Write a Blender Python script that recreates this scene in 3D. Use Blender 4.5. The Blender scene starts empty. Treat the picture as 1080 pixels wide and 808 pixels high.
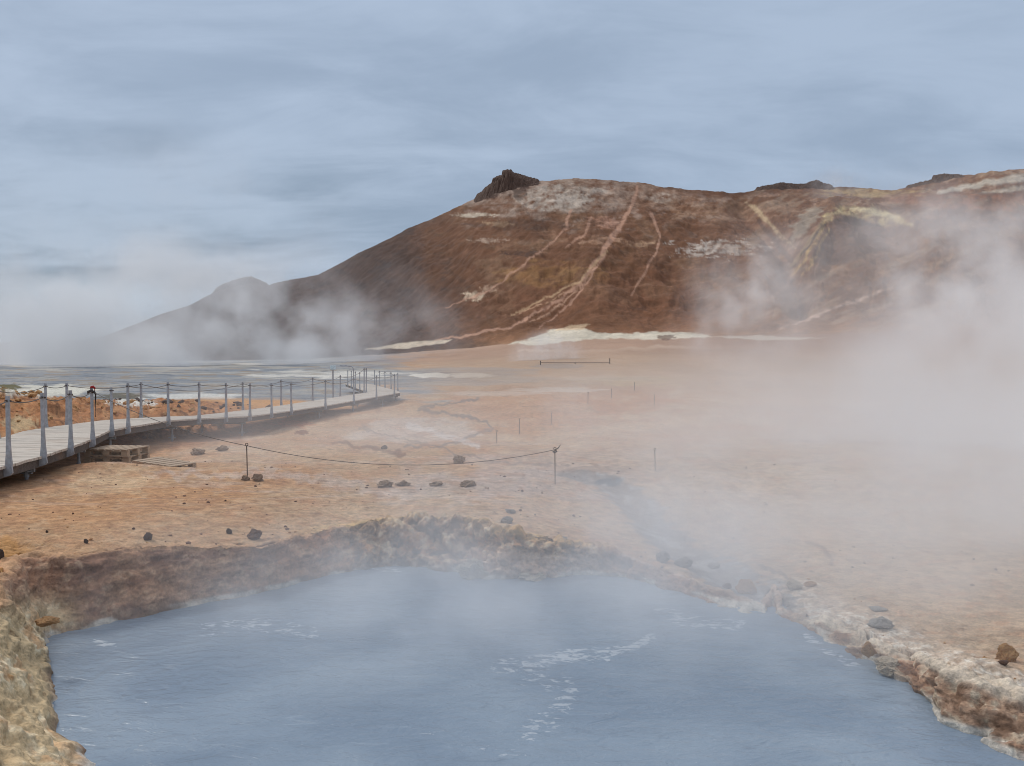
import bpy, math, random
import numpy as np
from mathutils import Vector, Matrix

sc = bpy.context.scene
R = math.radians
W_PX, H_PX, F_PX = 1080.0, 808.0, 960.0
CAM_Z = 2.1
PITCH = math.atan(26.0 / F_PX)          # the horizon lies a little above the picture's middle

# ------------------------------------------------------------------ camera
cam_d = bpy.data.cameras.new('camera')
cam_d.sensor_width = 36.0
cam_d.lens = 36.0 * F_PX / W_PX
cam_d.clip_start = 0.1
cam_d.clip_end = 12000
cam = bpy.data.objects.new('camera', cam_d)
sc.collection.objects.link(cam)
cam.location = (0, 0, CAM_Z)
cam.rotation_euler = (R(90) - PITCH, 0, 0)
sc.camera = cam

# ------------------------------------------------------------------ render settings
sc.view_settings.view_transform = 'Standard'
sc.view_settings.look = 'None'
sc.view_settings.gamma = 1
sc.view_settings.exposure = 0.0
cy = sc.cycles
cy.use_adaptive_sampling = True
cy.adaptive_threshold = 0.012
cy.adaptive_min_samples = 32
cy.use_denoising = True
cy.max_bounces = 4
cy.diffuse_bounces = 2
cy.glossy_bounces = 2
cy.transmission_bounces = 2
cy.transparent_max_bounces = 8
cy.volume_bounces = 3
cy.volume_step_rate = 1.0
cy.volume_max_steps = 96
cy.sample_clamp_indirect = 4.0
cy.filter_width = 1.0

# ------------------------------------------------------------------ sky and sun
SUN_EL, SUN_AZ = 46.0, -52.0             # degrees; azimuth from +Y (view direction), negative = left
world = bpy.data.worlds.new('World')
sc.world = world
world.use_nodes = True
nt = world.node_tree
nt.nodes.clear()


def N(tree, t, **kw):
    n = tree.nodes.new(t)
    for k, v in kw.items():
        if k.startswith('i_'):
            key = k[2:]
            key = int(key) if key.isdigit() else key.replace('_', ' ')
            n.inputs[key].default_value = v
        else:
            setattr(n, k, v)
    return n


def L(tree, a, b):
    tree.links.new(a, b)


def math_n(tree, op, a, b=None, c=None, clamp=False):
    n = tree.nodes.new('ShaderNodeMath')
    n.operation = op
    n.use_clamp = clamp
    for i, v in enumerate((a, b, c)):
        if v is None:
            continue
        if isinstance(v, (int, float)):
            n.inputs[i].default_value = v
        else:
            tree.links.new(v, n.inputs[i])
    return n.outputs[0]


def smooth_n(tree, v, a, b, lo=0.0, hi=1.0):
    n = tree.nodes.new('ShaderNodeMapRange')
    n.interpolation_type = 'SMOOTHSTEP'
    n.inputs['From Min'].default_value = a
    n.inputs['From Max'].default_value = b
    n.inputs['To Min'].default_value = lo
    n.inputs['To Max'].default_value = hi
    tree.links.new(v, n.inputs['Value'])
    return n.outputs[0]


def mixc(tree, f, a, b, mode='MIX'):
    n = tree.nodes.new('ShaderNodeMix')
    n.data_type = 'RGBA'
    n.blend_type = mode
    for idx, v in ((0, f), (6, a), (7, b)):
        if isinstance(v, (int, float)):
            n.inputs[idx].default_value = v
        elif isinstance(v, tuple):
            n.inputs[idx].default_value = (*v, 1.0) if len(v) == 3 else v
        else:
            tree.links.new(v, n.inputs[idx])
    return n.outputs[2]


def noise_n(tree, vec, scale, detail=3.0, rough=0.5, dist=0.0):
    n = tree.nodes.new('ShaderNodeTexNoise')
    n.inputs['Scale'].default_value = scale
    n.inputs['Detail'].default_value = detail
    n.inputs['Roughness'].default_value = rough
    n.inputs['Distortion'].default_value = dist
    if vec is not None:
        tree.links.new(vec, n.inputs['Vector'])
    return n.outputs['Fac']


def s2l(c):
    c = np.asarray(c, float) / 255.0
    return tuple(np.where(c <= 0.04045, c / 12.92, ((c + 0.055) / 1.055) ** 2.4).tolist())


sky = N(nt, 'ShaderNodeTexSky')
sky.sky_type = 'NISHITA'
sky.sun_disc = False
sky.sun_elevation = R(SUN_EL)
sky.sun_rotation = R(SUN_AZ)
sky.air_density = 1.0
sky.dust_density = 2.0
tc = N(nt, 'ShaderNodeTexCoord')
sep = N(nt, 'ShaderNodeSeparateXYZ')
L(nt, tc.outputs['Generated'], sep.inputs[0])
dz = math_n(nt, 'ADD', math_n(nt, 'MAXIMUM', sep.outputs[2], 0.0), 0.20)
cx = math_n(nt, 'DIVIDE', sep.outputs[0], dz)
cyy = math_n(nt, 'DIVIDE', sep.outputs[1], dz)
comb = N(nt, 'ShaderNodeCombineXYZ')
L(nt, cx, comb.inputs[0])
L(nt, cyy, comb.inputs[1])
mp = N(nt, 'ShaderNodeMapping')
mp.inputs['Rotation'].default_value = (0, 0, R(9))
mp.inputs['Scale'].default_value = (0.9, 1.25, 1)
mp.inputs['Location'].default_value = (3.1, 0.4, 0)
L(nt, comb.outputs[0], mp.inputs[0])
n1 = noise_n(nt, mp.outputs[0], 0.9, 6, 0.55, 0.3)
mp2 = N(nt, 'ShaderNodeMapping')
mp2.inputs['Rotation'].default_value = (0, 0, R(14))
mp2.inputs['Scale'].default_value = (1.3, 2.6, 1)
L(nt, comb.outputs[0], mp2.inputs[0])
n2 = noise_n(nt, mp2.outputs[0], 1.5, 6, 0.6, 0.5)
cl = math_n(nt, 'ADD', math_n(nt, 'MULTIPLY', n1, 0.62), math_n(nt, 'MULTIPLY', n2, 0.38))
cl = smooth_n(nt, cl, 0.38, 0.60)
# the deck is darker low in the left (north-west), lighter and flatter to the right
side = smooth_n(nt, sep.outputs[0], -0.55, 0.05)
low = smooth_n(nt, sep.outputs[2], 0.02, 0.30)
thick = math_n(nt, 'MAXIMUM', side, low)
dark = mixc(nt, thick, (0.165, 0.235, 0.315), (0.335, 0.425, 0.560))
light = mixc(nt, thick, (0.430, 0.520, 0.640), (0.440, 0.540, 0.690))
cloudc = mixc(nt, cl, dark, light)
# clouds overhead and round the hidden sun are brighter and whiter
up = smooth_n(nt, sep.outputs[2], 0.45, 0.95)
cloudc = mixc(nt, up, cloudc, (0.86, 0.90, 0.98))
horiz = smooth_n(nt, sep.outputs[2], 0.0, 0.09, 1.0, 0.0)
cloudc = mixc(nt, math_n(nt, 'MULTIPLY', horiz, 0.45), cloudc, (0.46, 0.52, 0.60))
# a thin bright gap in the clouds low on the left
gd = N(nt, 'ShaderNodeVectorMath', operation='DISTANCE')
nrmz = N(nt, 'ShaderNodeVectorMath', operation='NORMALIZE')
L(nt, tc.outputs['Generated'], nrmz.inputs[0])
gsc = N(nt, 'ShaderNodeVectorMath', operation='MULTIPLY')
L(nt, nrmz.outputs[0], gsc.inputs[0])
gsc.inputs[1].default_value = (1, 1, 5.5)
L(nt, gsc.outputs[0], gd.inputs[0])
gv = Vector((-0.463, 1.0, 0.070)).normalized()
gd.inputs[1].default_value = (gv.x, gv.y, gv.z * 5.5)
gap = smooth_n(nt, math_n(nt, 'ADD', gd.outputs['Value'], math_n(nt, 'MULTIPLY', n2, 0.12)), 0.06, 0.20, 1.0, 0.0)
cloudc = mixc(nt, math_n(nt, 'MULTIPLY', gap, 0.75), cloudc, (0.60, 0.70, 0.82))
bg1 = N(nt, 'ShaderNodeBackground')
bg1.inputs['Strength'].default_value = 0.07
L(nt, sky.outputs[0], bg1.inputs['Color'])
bg2 = N(nt, 'ShaderNodeBackground')
bg2.inputs['Strength'].default_value = 1.0
L(nt, cloudc, bg2.inputs['Color'])
mx = N(nt, 'ShaderNodeMixShader')
mx.inputs[0].default_value = 0.9
L(nt, bg1.outputs[0], mx.inputs[1])
L(nt, bg2.outputs[0], mx.inputs[2])
wo = N(nt, 'ShaderNodeOutputWorld')
L(nt, mx.outputs[0], wo.inputs['Surface'])
world.cycles.sampling_method = 'MANUAL'
world.cycles.sample_map_resolution = 512

sun_d = bpy.data.lights.new('sun', 'SUN')
sun_d.energy = 1.35
sun_d.angle = R(14)
sun_d.color = (1.0, 0.95, 0.88)
sun = bpy.data.objects.new('sun', sun_d)
sc.collection.objects.link(sun)
sdir = Vector((math.sin(R(SUN_AZ)) * math.cos(R(SUN_EL)), math.cos(R(SUN_AZ)) * math.cos(R(SUN_EL)), math.sin(R(SUN_EL))))
sun.rotation_euler = sdir.to_track_quat('Z', 'Y').to_euler()
sun.location = (0, 0, 60)

# ------------------------------------------------------------------ survey: bearings and elevations
CP, SP = math.cos(PITCH), math.sin(PITCH)


def uv(px, py):
    """bearing tangent and elevation tangent of a picture point"""
    px = np.asarray(px, float)
    py = np.asarray(py, float)
    a = (px - W_PX / 2) / F_PX
    b = -(py - H_PX / 2) / F_PX
    dy = CP + b * SP
    dzz = b * CP - SP
    return a / dy, dzz / dy


def pxpy(X, Y, Z):
    """inverse of uv for world points"""
    dzv = Z - CAM_Z
    depth = Y * CP - dzv * SP
    depth = np.where(depth > 0.05, depth, 0.05)
    upv = Y * SP + dzv * CP
    return W_PX / 2 + F_PX * X / depth, H_PX / 2 - F_PX * upv / depth


def on_level(px, py, z):
    u, v = uv(px, py)
    Y = (z - CAM_Z) / v
    return u * Y, Y


# ------------------------------------------------------------------ numpy noise
def _h(ix, iy, seed):
    h = (ix.astype(np.int64) * 374761393 + iy.astype(np.int64) * 668265263 + seed * 1442695041) & 0xFFFFFFFF
    h = ((h ^ (h >> 13)) * 1274126177) & 0xFFFFFFFF
    return ((h ^ (h >> 16)) & 0xFFFF).astype(np.float32) / 65535.0


def vnoise(x, y, seed=0):
    ix = np.floor(x)
    iy = np.floor(y)
    fx = (x - ix).astype(np.float32)
    fy = (y - iy).astype(np.float32)

    def g(i, j):
        a = _h(ix + i, iy + j, seed) * 6.2831853
        return np.cos(a) * (fx - i) + np.sin(a) * (fy - j)
    sx = fx * fx * fx * (fx * (fx * 6 - 15) + 10)
    sy = fy * fy * fy * (fy * (fy * 6 - 15) + 10)
    a = g(0, 0) * (1 - sx) + g(1, 0) * sx
    b = g(0, 1) * (1 - sx) + g(1, 1) * sx
    return (a * (1 - sy) + b * sy) * 1.5


def fbm(x, y, oct=4, seed=0, gain=0.5, lac=2.03):
    r = np.zeros(np.shape(x), np.float32)
    amp = 1.0
    for o in range(oct):
        r += amp * vnoise(x, y, seed + o * 17)
        x = x * lac + 3.7
        y = y * lac + 1.9
        amp *= gain
    return r


def ridged(x, y, oct=4, seed=0):
    r = np.zeros(np.shape(x), np.float32)
    amp = 1.0
    for o in range(oct):
        r += amp * (1 - 2 * np.abs(vnoise(x, y, seed + o * 13)))
        x = x * 2.1 + 1.3
        y = y * 2.1 + 5.1
        amp *= 0.5
    return r * 0.5


def worley(x, y, seed=0):
    ix = np.floor(x)
    iy = np.floor(y)
    d1 = np.full(np.shape(x), 9.0, np.float32)
    d2 = np.full(np.shape(x), 9.0, np.float32)
    for i in (-1, 0, 1):
        for j in (-1, 0, 1):
            cx_ = ix + i + _h(ix + i, iy + j, seed)
            cy_ = iy + j + _h(ix + i, iy + j, seed + 91)
            d = np.hypot(cx_ - x, cy_ - y).astype(np.float32)
            d2 = np.minimum(d2, np.maximum(d, d1))
            d1 = np.minimum(d1, d)
    return d1, d2


def sstep(v, a, b):
    t = np.clip((v - a) / (b - a), 0, 1)
    return t * t * (3 - 2 * t)


def seg_dist(x, y, pts, closed=False):
    """distance to a polyline and the position along it (index units)"""
    d = np.full(np.shape(x), 1e9, np.float32)
    s = np.zeros(np.shape(x), np.float32)
    n = len(pts)
    for k in range(n if closed else n - 1):
        ax, ay = pts[k]
        bx, by = pts[(k + 1) % n]
        ex, ey = bx - ax, by - ay
        l2 = ex * ex + ey * ey + 1e-12
        t = np.clip(((x - ax) * ex + (y - ay) * ey) / l2, 0, 1)
        dd = np.hypot(x - ax - t * ex, y - ay - t * ey)
        m = dd < d
        d = np.where(m, dd, d)
        s = np.where(m, k + t, s)
    return d, s


def inside(x, y, pts):
    r = np.zeros(np.shape(x), bool)
    n = len(pts)
    for k in range(n):
        ax, ay = pts[k]
        bx, by = pts[(k + 1) % n]
        if ay == by:
            continue
        c = ((ay > y) != (by > y)) & (x < (bx - ax) * (y - ay) / (by - ay) + ax)
        r ^= c
    return r


# ------------------------------------------------------------------ terrain functions
Z_WATER = -0.5
shore_px = [(118, 812), (98, 790), (72, 768), (63, 745), (60, 720), (55, 700), (50, 673), (90, 664), (130, 655), (200, 640),
            (250, 631), (290, 622), (340, 609), (375, 601), (420, 597), (445, 599), (480, 605), (510, 611), (560, 612), (600, 607),
            (640, 607), (665, 612), (699, 622), (745, 637), (788, 652), (806, 650), (814, 640), (822, 648), (829, 660), (847, 666), (874, 684),
            (893, 696), (917, 701), (930, 713), (963, 721), (983, 738), (990, 754), (982, 764), (1010, 775), (1033, 787),
            (1064, 799), (1085, 807), (1180, 850), (1400, 1000), (1300, 1300), (700, 1250), (300, 1050), (180, 880)]
shore = [tuple(map(float, on_level(p[0], p[1], Z_WATER))) for p in shore_px]
# rim: (px, py, z of the ground there)
rim_px = [(-60, 840, .05), (-50, 760, .12), (-30, 700, .15), (-10, 650, .16), (5, 610, .17), (18, 589, .17), (33, 586, .17), (77, 587, .17), (103, 583, .17), (150, 580, .17), (200, 579, .16),
          (273, 579, .14), (293, 573, .12), (320, 568, .1), (360, 560, .08), (407, 553, .05), (450, 550, .03), (483, 551, .0), (513, 558, -.02),
          (527, 566, -.06), (553, 570, -.12), (587, 578, -.18), (627, 583, -.25), (660, 591, -.27), (710, 606, -.3), (738, 616, -.32),
          (788, 627, -.33), (806, 633, -.35), (815, 618, -.36), (826, 640, -.34), (854, 651, -.33), (878, 656, -.32), (909, 670, -.3), (928, 683, -.30),
          (963, 695, -.30), (991, 709, -.28), (1014, 722, -.25), (1040, 735, -.22), (1090, 748, -.2), (1250, 800, -.2), (1700, 1000, -.2),
          (1700, 1700, -.2), (700, 1700, -.1), (-100, 1100, 0)]

sky_px = [(-600, 352), (-200, 362), (0, 361), (60, 357), (85, 359), (105, 356), (140, 343), (170, 331), (200, 322), (226, 308), (231, 305), (262, 299),
          (270, 299), (281, 301), (300, 296), (335, 290), (360, 277), (385, 264), (410, 252), (430, 241), (460, 229), (480, 219), (497, 211),
          (508, 206.5), (516, 203), (528, 198.5), (545, 192.5), (566, 191), (580, 190), (610, 188), (640, 190), (680, 193), (700, 197),
          (730, 200), (770, 203), (785, 203), (800, 199), (820, 197), (845, 197), (858, 197), (868, 198), (900, 197), (940, 201), (960, 197),
          (985, 191), (1003, 187), (1012, 186), (1040, 182), (1080, 178), (1150, 172), (1300, 172), (1700, 190), (2600, 260)]
_su, _sv = uv([p[0] for p in sky_px], [p[1] for p in sky_px])
foot_px = [(-600, 381, 520), (0, 382.0, 470), (150, 381.2, 430), (300, 379, 380), (400, 374, 330), (500, 366, 300), (560, 360, 285),
           (700, 354, 270), (900, 350, 250), (1080, 346, 240), (1500, 340, 240), (2600, 345, 300)]
_fu, _fv = uv([p[0] for p in foot_px], [p[1] for p in foot_px])
_fY = np.array([p[2] for p in foot_px], float)
ridge_u, _ = uv([-600, 60, 200, 290, 535, 860, 1080, 1500, 2600], [300] * 9)
ridge_Y = np.array([1500, 1000, 760, 680, 520, 540, 480, 430, 500], float)


def base_ground(X, Y):
    """ground height near the pool and the boardwalk, before banks"""
    z = np.interp(X, [-30, -10, -4.3, -3.4, -2.5, -1.9, -.9, -.5, .15, .6, 1.3, 1.9, 2.9, 3.6, 6, 20, 60], [.3, .25, .15, .05, -.04, -.06, -.02, -.02, -.09, -.19, -.32, -.36, -.41, -.37, -.32, -.1, .0]).astype(np.float32)
    fade = sstep(Y, 12, 20)
    zf = np.interp(X, [-30, -12, -10, -8.6, -7, -5, 5, 30], [.45, .38, .22, .04, .0, -.05, -.08, 0]).astype(np.float32)
    z = z * (1 - fade) + zf * fade
    far = sstep(Y, 21, 30)
    z = z * (1 - far) + (-0.28 + 0.0 * X) * far
    # foot of the boardwalk: ground falls away under its far part
    # rubble mound behind the boardwalk, left
    m = np.exp(-(((X + 17.5) / 5.2) ** 2 + ((Y - 27) / 6.5) ** 2))
    z += 1.35 * m
    m = np.exp(-(((X + 11.5) / 2.6) ** 2 + ((Y - 29) / 5.0) ** 2))
    z += 0.35 * m
    m = np.exp(-(((X + 13) / 6.0) ** 2 + ((Y - 37) / 5.0) ** 2))
    z += 0.45 * m
    # low swell in the middle distance
    m = np.exp(-(((X - 1.0) / 9.0) ** 2 + ((Y - 42) / 9) ** 2))
    z += 0.45 * m
    # pale sinter dome in the right corner of the shore
    z += 0.16 * np.exp(-(((X - 3.55) / .42) ** 2 + ((Y - 6.75) / .40) ** 2))
    # the ground is lower under the walk
    dwk, _ = seg_dist(X, Y, [(-9.6, 19), (-10, 24), (-9.0, 30), (-8, 35), (-7.2, 45)])
    z -= 0.27 * np.exp(-(dwk / 2.2) ** 2)
    # small hump by the pallets
    m = np.exp(-(((X + 7.3) / .9) ** 2 + ((Y - 16.3) / .9) ** 2))
    z += 0.16 * m
    return z


def on_base(px, py):
    x, y = on_level(px, py, -.1)
    for _ in range(30):
        zz = float(base_ground(np.array([float(x)]), np.array([float(y)]))[0])
        x2, y2 = on_level(px, py, zz)
        x, y = .5 * x + .5 * x2, .5 * y + .5 * y2
    return float(x), float(y)


rim = [on_base(p[0], p[1]) for p in rim_px[:-3]] + [tuple(map(float, on_level(p[0], p[1], p[2]))) for p in rim_px[-3:]]
CHAN = [tuple(map(float, on_level(a, b, -.2))) for a, b in [(618, 505), (650, 510), (690, 540), (735, 572), (775, 592), (812, 608), (818, 640)]]


def full_height(X, Y):
    r = np.hypot(X, Y)
    front = Y > 0.35 * np.abs(X)
    Ys = np.where(front, Y, 1.0)
    u = np.where(front, X / Ys, np.sign(X) * 2.8)
    u = np.clip(u, -2.8, 2.8)
    Ye = np.where(front, Y, r * 0.35)
    z = base_ground(X, Y)
    # channel of grey mud from the flat to the notch
    k = r < 25
    if k.any():
        dch, sch = seg_dist(X[k], Y[k], CHAN)
        z[k] -= 0.13 * np.exp(-(dch / 0.33) ** 2)
    # plain lies at -0.28 beyond 30 m, rises gently to the foot
    Yf = np.interp(u, _fu, _fY)
    vf = np.interp(u, _fu, _fv)
    zf = CAM_Z + vf * Yf
    t = np.clip((Ye - 120) / np.maximum(Yf - 120, 1), 0, 1)
    plain = -0.28 + (zf + 0.28) * t ** 1.25
    w = sstep(Ye, 60, 120)
    z = z * (1 - w) + plain * w
    Yr = np.interp(u, ridge_u, ridge_Y)
    vs = np.interp(u, _su, _sv)
    zr = CAM_Z + vs * Yr
    th = (Ye - Yf) / (Yr - Yf)
    tc_ = np.clip(th, 0, 1)
    s = 0.72 * tc_ ** 1.3 + 0.28 * np.sin(tc_ * math.pi / 2)
    s = np.maximum(s, 0)
    hill = zf + (zr - zf) * s
    env = np.clip(tc_ * 6, 0, 1) * np.clip((1 - tc_) * 9, 0, 1)
    sc_ = np.clip((zr - zf) / 90.0, 0.1, 1)
    # relief: broad spurs running down the slope, ravines, small rills
    hz = (th > -0.02) & (th < 1.3)
    spur, rill, fine = np.zeros(z.shape), np.zeros(z.shape), np.zeros(z.shape)
    rough_top = np.zeros(z.shape)
    dr1, dr2 = np.full(z.shape, 1.0), np.full(z.shape, 1.0)
    if hz.any():
        uu, tt = u[hz], tc_[hz]
        spur[hz] = fbm(uu * 9 + 0.25 * tt, tt * 1.4, 3, 5)
        rill[hz] = ridged(uu * 46 + 1.2 * fbm(uu * 12, tt * 4, 2, 8), tt * 3.5, 4, 31)
        fine[hz] = fbm(X[hz] / 9, Y[hz] / 9, 5, 77, 0.55)
        rough_top[hz] = fbm(uu * 60 + tt * 3, tt * 20, 5, 61, .6) * np.clip(tt * 8 - 7, 0, 1)
        el = (hill[hz] + env[hz] * sc_[hz] * (spur[hz] * 6.0 - rill[hz] * 1.6) - CAM_Z) / np.maximum(Ye[hz], 1)
        rp = [uv(a, b) for a, b in [(782, 213), (806, 232), (826, 255), (838, 285), (842, 320)]]
        dr1[hz], _ = seg_dist(uu, el, [(float(a), float(b)) for a, b in rp])
        rp = [uv(a, b) for a, b in [(958, 240), (905, 228), (884, 224), (868, 245), (852, 282)]]
        dr2[hz], _ = seg_dist(uu, el, [(float(a), float(b)) for a, b in rp])
    hill = hill + env * sc_ * (spur * 6.5 - rill * 1.0 + fine * 1.3)
    # the ravine right of the middle and the spur beside it
    hill -= env * 9.0 * np.exp(-(dr1 / 0.014) ** 2)
    hill += env * 6.0 * np.exp(-(dr2 / 0.013) ** 2)
    behind = zr - 0.12 * (Ye - Yr) * np.clip((Ye - Yr) / 40, 0, 1)
    behind = np.maximum(behind, -5)
    hill = np.where(th > 1, behind, hill)
    hill += np.where(th > 0.8, rough_top * 0.45 * sc_, 0)
    z = np.where(th > 0, hill, z)
    # micro relief by distance
    near = np.clip(1 - (r - 50) / 60, 0, 1)
    k = near > 0
    if k.any():
        z[k] += near[k] * 0.035 * fbm(X[k] / 1.7, Y[k] / 1.7, 4, 3)
    k = (r > 20) & (th < 0)
    if k.any():
        z[k] += sstep(r[k], 20, 45) * (0.09 * fbm(X[k] / 5.0, Y[k] / 9.0, 4, 9) + 0.25 * sstep(r[k], 90, 200) * fbm(X[k] / 22.0, Y[k] / 40.0, 3, 19))
    mound = np.exp(-(((X + 16) / 7.5) ** 2 + ((Y - 29) / 9.0) ** 2))
    mound = sstep(mound, 0.15, 0.5) * (X < -9.6)
    k = mound > 0
    if k.any():
        z[k] += mound[k] * (0.16 * fbm(X[k] / 0.8, Y[k] / 0.9, 4, 41, 0.6) + 0.06)
    return z, th


def height_full_pool(X, Y):
    z, th = full_height(X, Y)
    r = np.hypot(X, Y)
    m = r < 18
    if m.any():
        x, y = X[m], Y[m]
        wx, wy = x, y
        ds, _ = seg_dist(wx, wy, shore, True)
        dr, _ = seg_dist(wx, wy, rim, True)
        ins = inside(wx, wy, shore)
        inr = inside(wx, wy, rim)
        g = z[m]
        ppx, ppy = pxpy(x, y, g)
        crag = sstep(ppx, 355, 400) * (1 - sstep(ppx, 560, 660)) + 0.8 * sstep(ppx, 880, 930) + 0.3 * (1 - sstep(ppx, 10, 70))
        w1, w2 = worley(x * 3.2 + fbm(x * 3, y * 3, 2, 8), y * 3.2, 4)
        v1, v2 = worley(x * 8.5, y * 8.5 + fbm(x * 6, y * 6, 2, 2), 14)
        u1, u2 = worley(x * 19, y * 19, 24)
        lump = (0.4 - w1 ** 2) * 0.13 + (0.4 - v1 ** 2) * 0.075 + (0.4 - u1 ** 2) * 0.025
        out_fall = np.exp(-dr / 0.28)
        leftb = (1 - sstep(ppx, 20, 90)) * np.exp(-np.maximum(dr - 0.5, 0) / 0.6)
        gg = g + out_fall * (0.03 * crag + crag * lump * 0.9) + 0.02 * fbm(x * 9, y * 9, 3, 51) * np.exp(-dr / 1.2) + leftb * lump * 0.35
        gg = gg - 0.03 * np.exp(-(dr / 0.05) ** 2) * (1 - np.clip(crag, 0, 1))
        depth = Z_WATER - 0.02 - np.minimum(ds * 0.8, 0.5)
        zz = np.where(ins, depth, np.where(inr | (dr < 0.05), Z_WATER - 0.3, gg))
        z[m] = zz
    return z, th


# ------------------------------------------------------------------ the grid
def geo(a, b, k):
    n = max(2, int(math.log(b / a) / k))
    return list(np.geomspace(a, b, n, endpoint=False))


rs = [0.02] + geo(0.4, 5.6, 0.05) + list(np.arange(5.6, 9.0, 0.019)) + list(np.arange(9.0, 14.2, 0.0155)) + geo(14.2, 60, 0.008) + \
    geo(60, 235, 0.008) + geo(235, 620, 0.0030) + geo(620, 1100, 0.008) + geo(1100, 8000, 0.05) + [8000.0]
rs = np.array(rs)
aa = np.concatenate([np.arange(-180, -60, 4.0), np.arange(-60, -40, 1.0), np.arange(-40, -31.2, 0.25), np.arange(-31.2, 31.2, 0.058),
                     np.arange(31.2, 40, 0.25), np.arange(40, 60, 1.0), np.arange(60, 180.1, 4.0)])
aa = np.radians(aa)
NR, NA = len(rs), len(aa)
A, RR = np.meshgrid(aa, rs)
X = (RR * np.sin(A)).astype(np.float64)
Y = (RR * np.cos(A)).astype(np.float64)
Zh, TH = height_full_pool(X, Y)
print('grid', NR, NA, NR * NA)

# ------------------------------------------------------------------ terrain colours (the ground's own, plus a little painted shade and steam)
PX, PY = pxpy(X, Y, Zh)
PX = np.where(Y > 0.1, PX, -5000)
col = np.zeros((NR, NA, 3), np.float32)


def C(r, g, b):
    return np.array(s2l((r, g, b)), np.float32)


def lay(mask, c):
    m = mask > 0.002
    if m.any():
        k = np.clip(mask[m], 0, 1).astype(np.float32)[:, None]
        col[m] = col[m] * (1 - k) + c * k


def zone(zmask, fn, *arrs):
    """evaluate a noise only where it is needed"""
    out = np.zeros(PX.shape, np.float32)
    if zmask.any():
        out[zmask] = fn(*[a[zmask] for a in arrs])
    return out


n_big = fbm(X / 3.1, Y / 4.5, 4, 301)
n_mid = fbm(X / 0.8, Y / 1.1, 4, 311)
n_far = fbm(X / 14, Y / 30, 4, 321)
front_z = (PX > -250) & (PX < 1350)
ZN = front_z & (RR < 18)
ZM = front_z & (RR >= 30)
ZH = front_z & (RR > 200)
lay(np.ones_like(X), C(184, 150, 118))
lay(sstep(n_big, -0.1, 0.7) * 0.5, C(200, 170, 138))
lay(sstep(-n_big, 0.0, 0.7) * 0.7, C(186, 138, 98))
lay(sstep(n_mid, 0.2, 0.8) * 0.4, C(160, 118, 92))
# orange earth close left, paler pinkish grey to the right
lay((1 - sstep(PX, 100, 420)) * (1 - sstep(Y, 14, 22)) * 0.4, C(190, 144, 102))
lay(sstep(PX, 430, 800) * (1 - sstep(Y, 14, 30)) * 0.65, C(180, 158, 134))


def blob(px, py, rx, ry, warp=0.35, sc_=1.0, seed=0):
    out = np.zeros(PX.shape, np.float32)
    k = 1.1 + 1.6 * warp
    m = (np.abs(PX - px) < rx * k) & (np.abs(PY - py) < ry * k)
    if m.any():
        qx, qy = PX[m], PY[m]
        wn = fbm(qx / (rx * 0.55) * sc_, qy / (ry * 0.55) * sc_, 4, seed + 500)
        d = np.hypot((qx - px) / rx, (qy - py) / ry) + warp * wn
        out[m] = 1 - sstep(d, 0.7, 1.05)
    return out


def line(pts, w, warp=1.0, seed=0, soft=0.5):
    out = np.zeros(PX.shape, np.float32)
    pa = np.array(pts, float)
    mg = 2 * (max(w) if isinstance(w, (list, tuple)) else w) + 2 * warp
    m = (PX > pa[:, 0].min() - mg) & (PX < pa[:, 0].max() + mg) & (PY > pa[:, 1].min() - mg) & (PY < pa[:, 1].max() + mg)
    if m.any():
        qx, qy = PX[m], PY[m]
        ox = warp * fbm(qx / 14, qy / 14, 3, seed + 700)
        oy = warp * fbm(qx / 14, qy / 14, 3, seed + 720)
        d, s = seg_dist(qx + ox, qy + oy, pts)
        ww = np.interp(s, range(len(pts)), w) if isinstance(w, (list, tuple)) else w
        out[m] = 1 - sstep(d / ww, 1 - soft, 1 + soft)
    return out


def poly(pts, warp=1.5, soft=1.2, seed=0):
    out = np.zeros(PX.shape, np.float32)
    pa = np.array(pts, float)
    mg = 3 * warp + 2 * soft + 2
    m = (PX > pa[:, 0].min() - mg) & (PX < pa[:, 0].max() + mg) & (PY > pa[:, 1].min() - mg) & (PY < pa[:, 1].max() + mg)
    if m.any():
        qx, qy = PX[m], PY[m]
        wx = qx + 3 * warp * fbm(qx / 16, qy / 5, 3, seed + 800)
        wy = qy + warp * fbm(qx / 12, qy / 5, 3, seed + 820)
        d, _ = seg_dist(wx, wy, pts, True)
        ins = inside(wx, wy, pts)
        out[m] = sstep(np.where(ins, d, -d), -soft, soft)
    return out


# pale streaks on the front flat, low steam's grey smear painted in; scum lines
st = zone(front_z, lambda a, b: fbm(a / 90, b / 5.0, 4, 330), PX, PY)
band = sstep(PY, 440, 470) * (1 - sstep(PY, 520, 545))
lay(band * sstep(st, 0.15, 0.6) * 0.3, C(196, 178, 166))
lay(line([(150, 500), (300, 500), (420, 520), (560, 500), (640, 505)], [3, 5, 6, 5, 3], 6, 3) * 0.5, C(190, 172, 160))
lay(blob(118, 508, 45, 14, 0.5, 1, 5) * 0.5, C(208, 178, 142))
lay(blob(480, 515, 90, 16, 0.5, 1, 6) * 0.5, C(190, 172, 158))
lay(blob(570, 500, 120, 30, 0.5, 1, 7) * 0.4, C(176, 158, 150))
lay(blob(560, 430, 90, 26, 0.4, 1, 8) * 0.45, C(188, 138, 106))
lay(blob(440, 455, 70, 14, 0.5, 1, 9) * 0.6, C(200, 184, 170))
lay(line([(425, 470), (470, 470), (520, 452), (500, 440), (440, 432), (480, 425), (505, 420)], 1.3, 3, 10) * 0.8, C(122, 108, 100))
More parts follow.
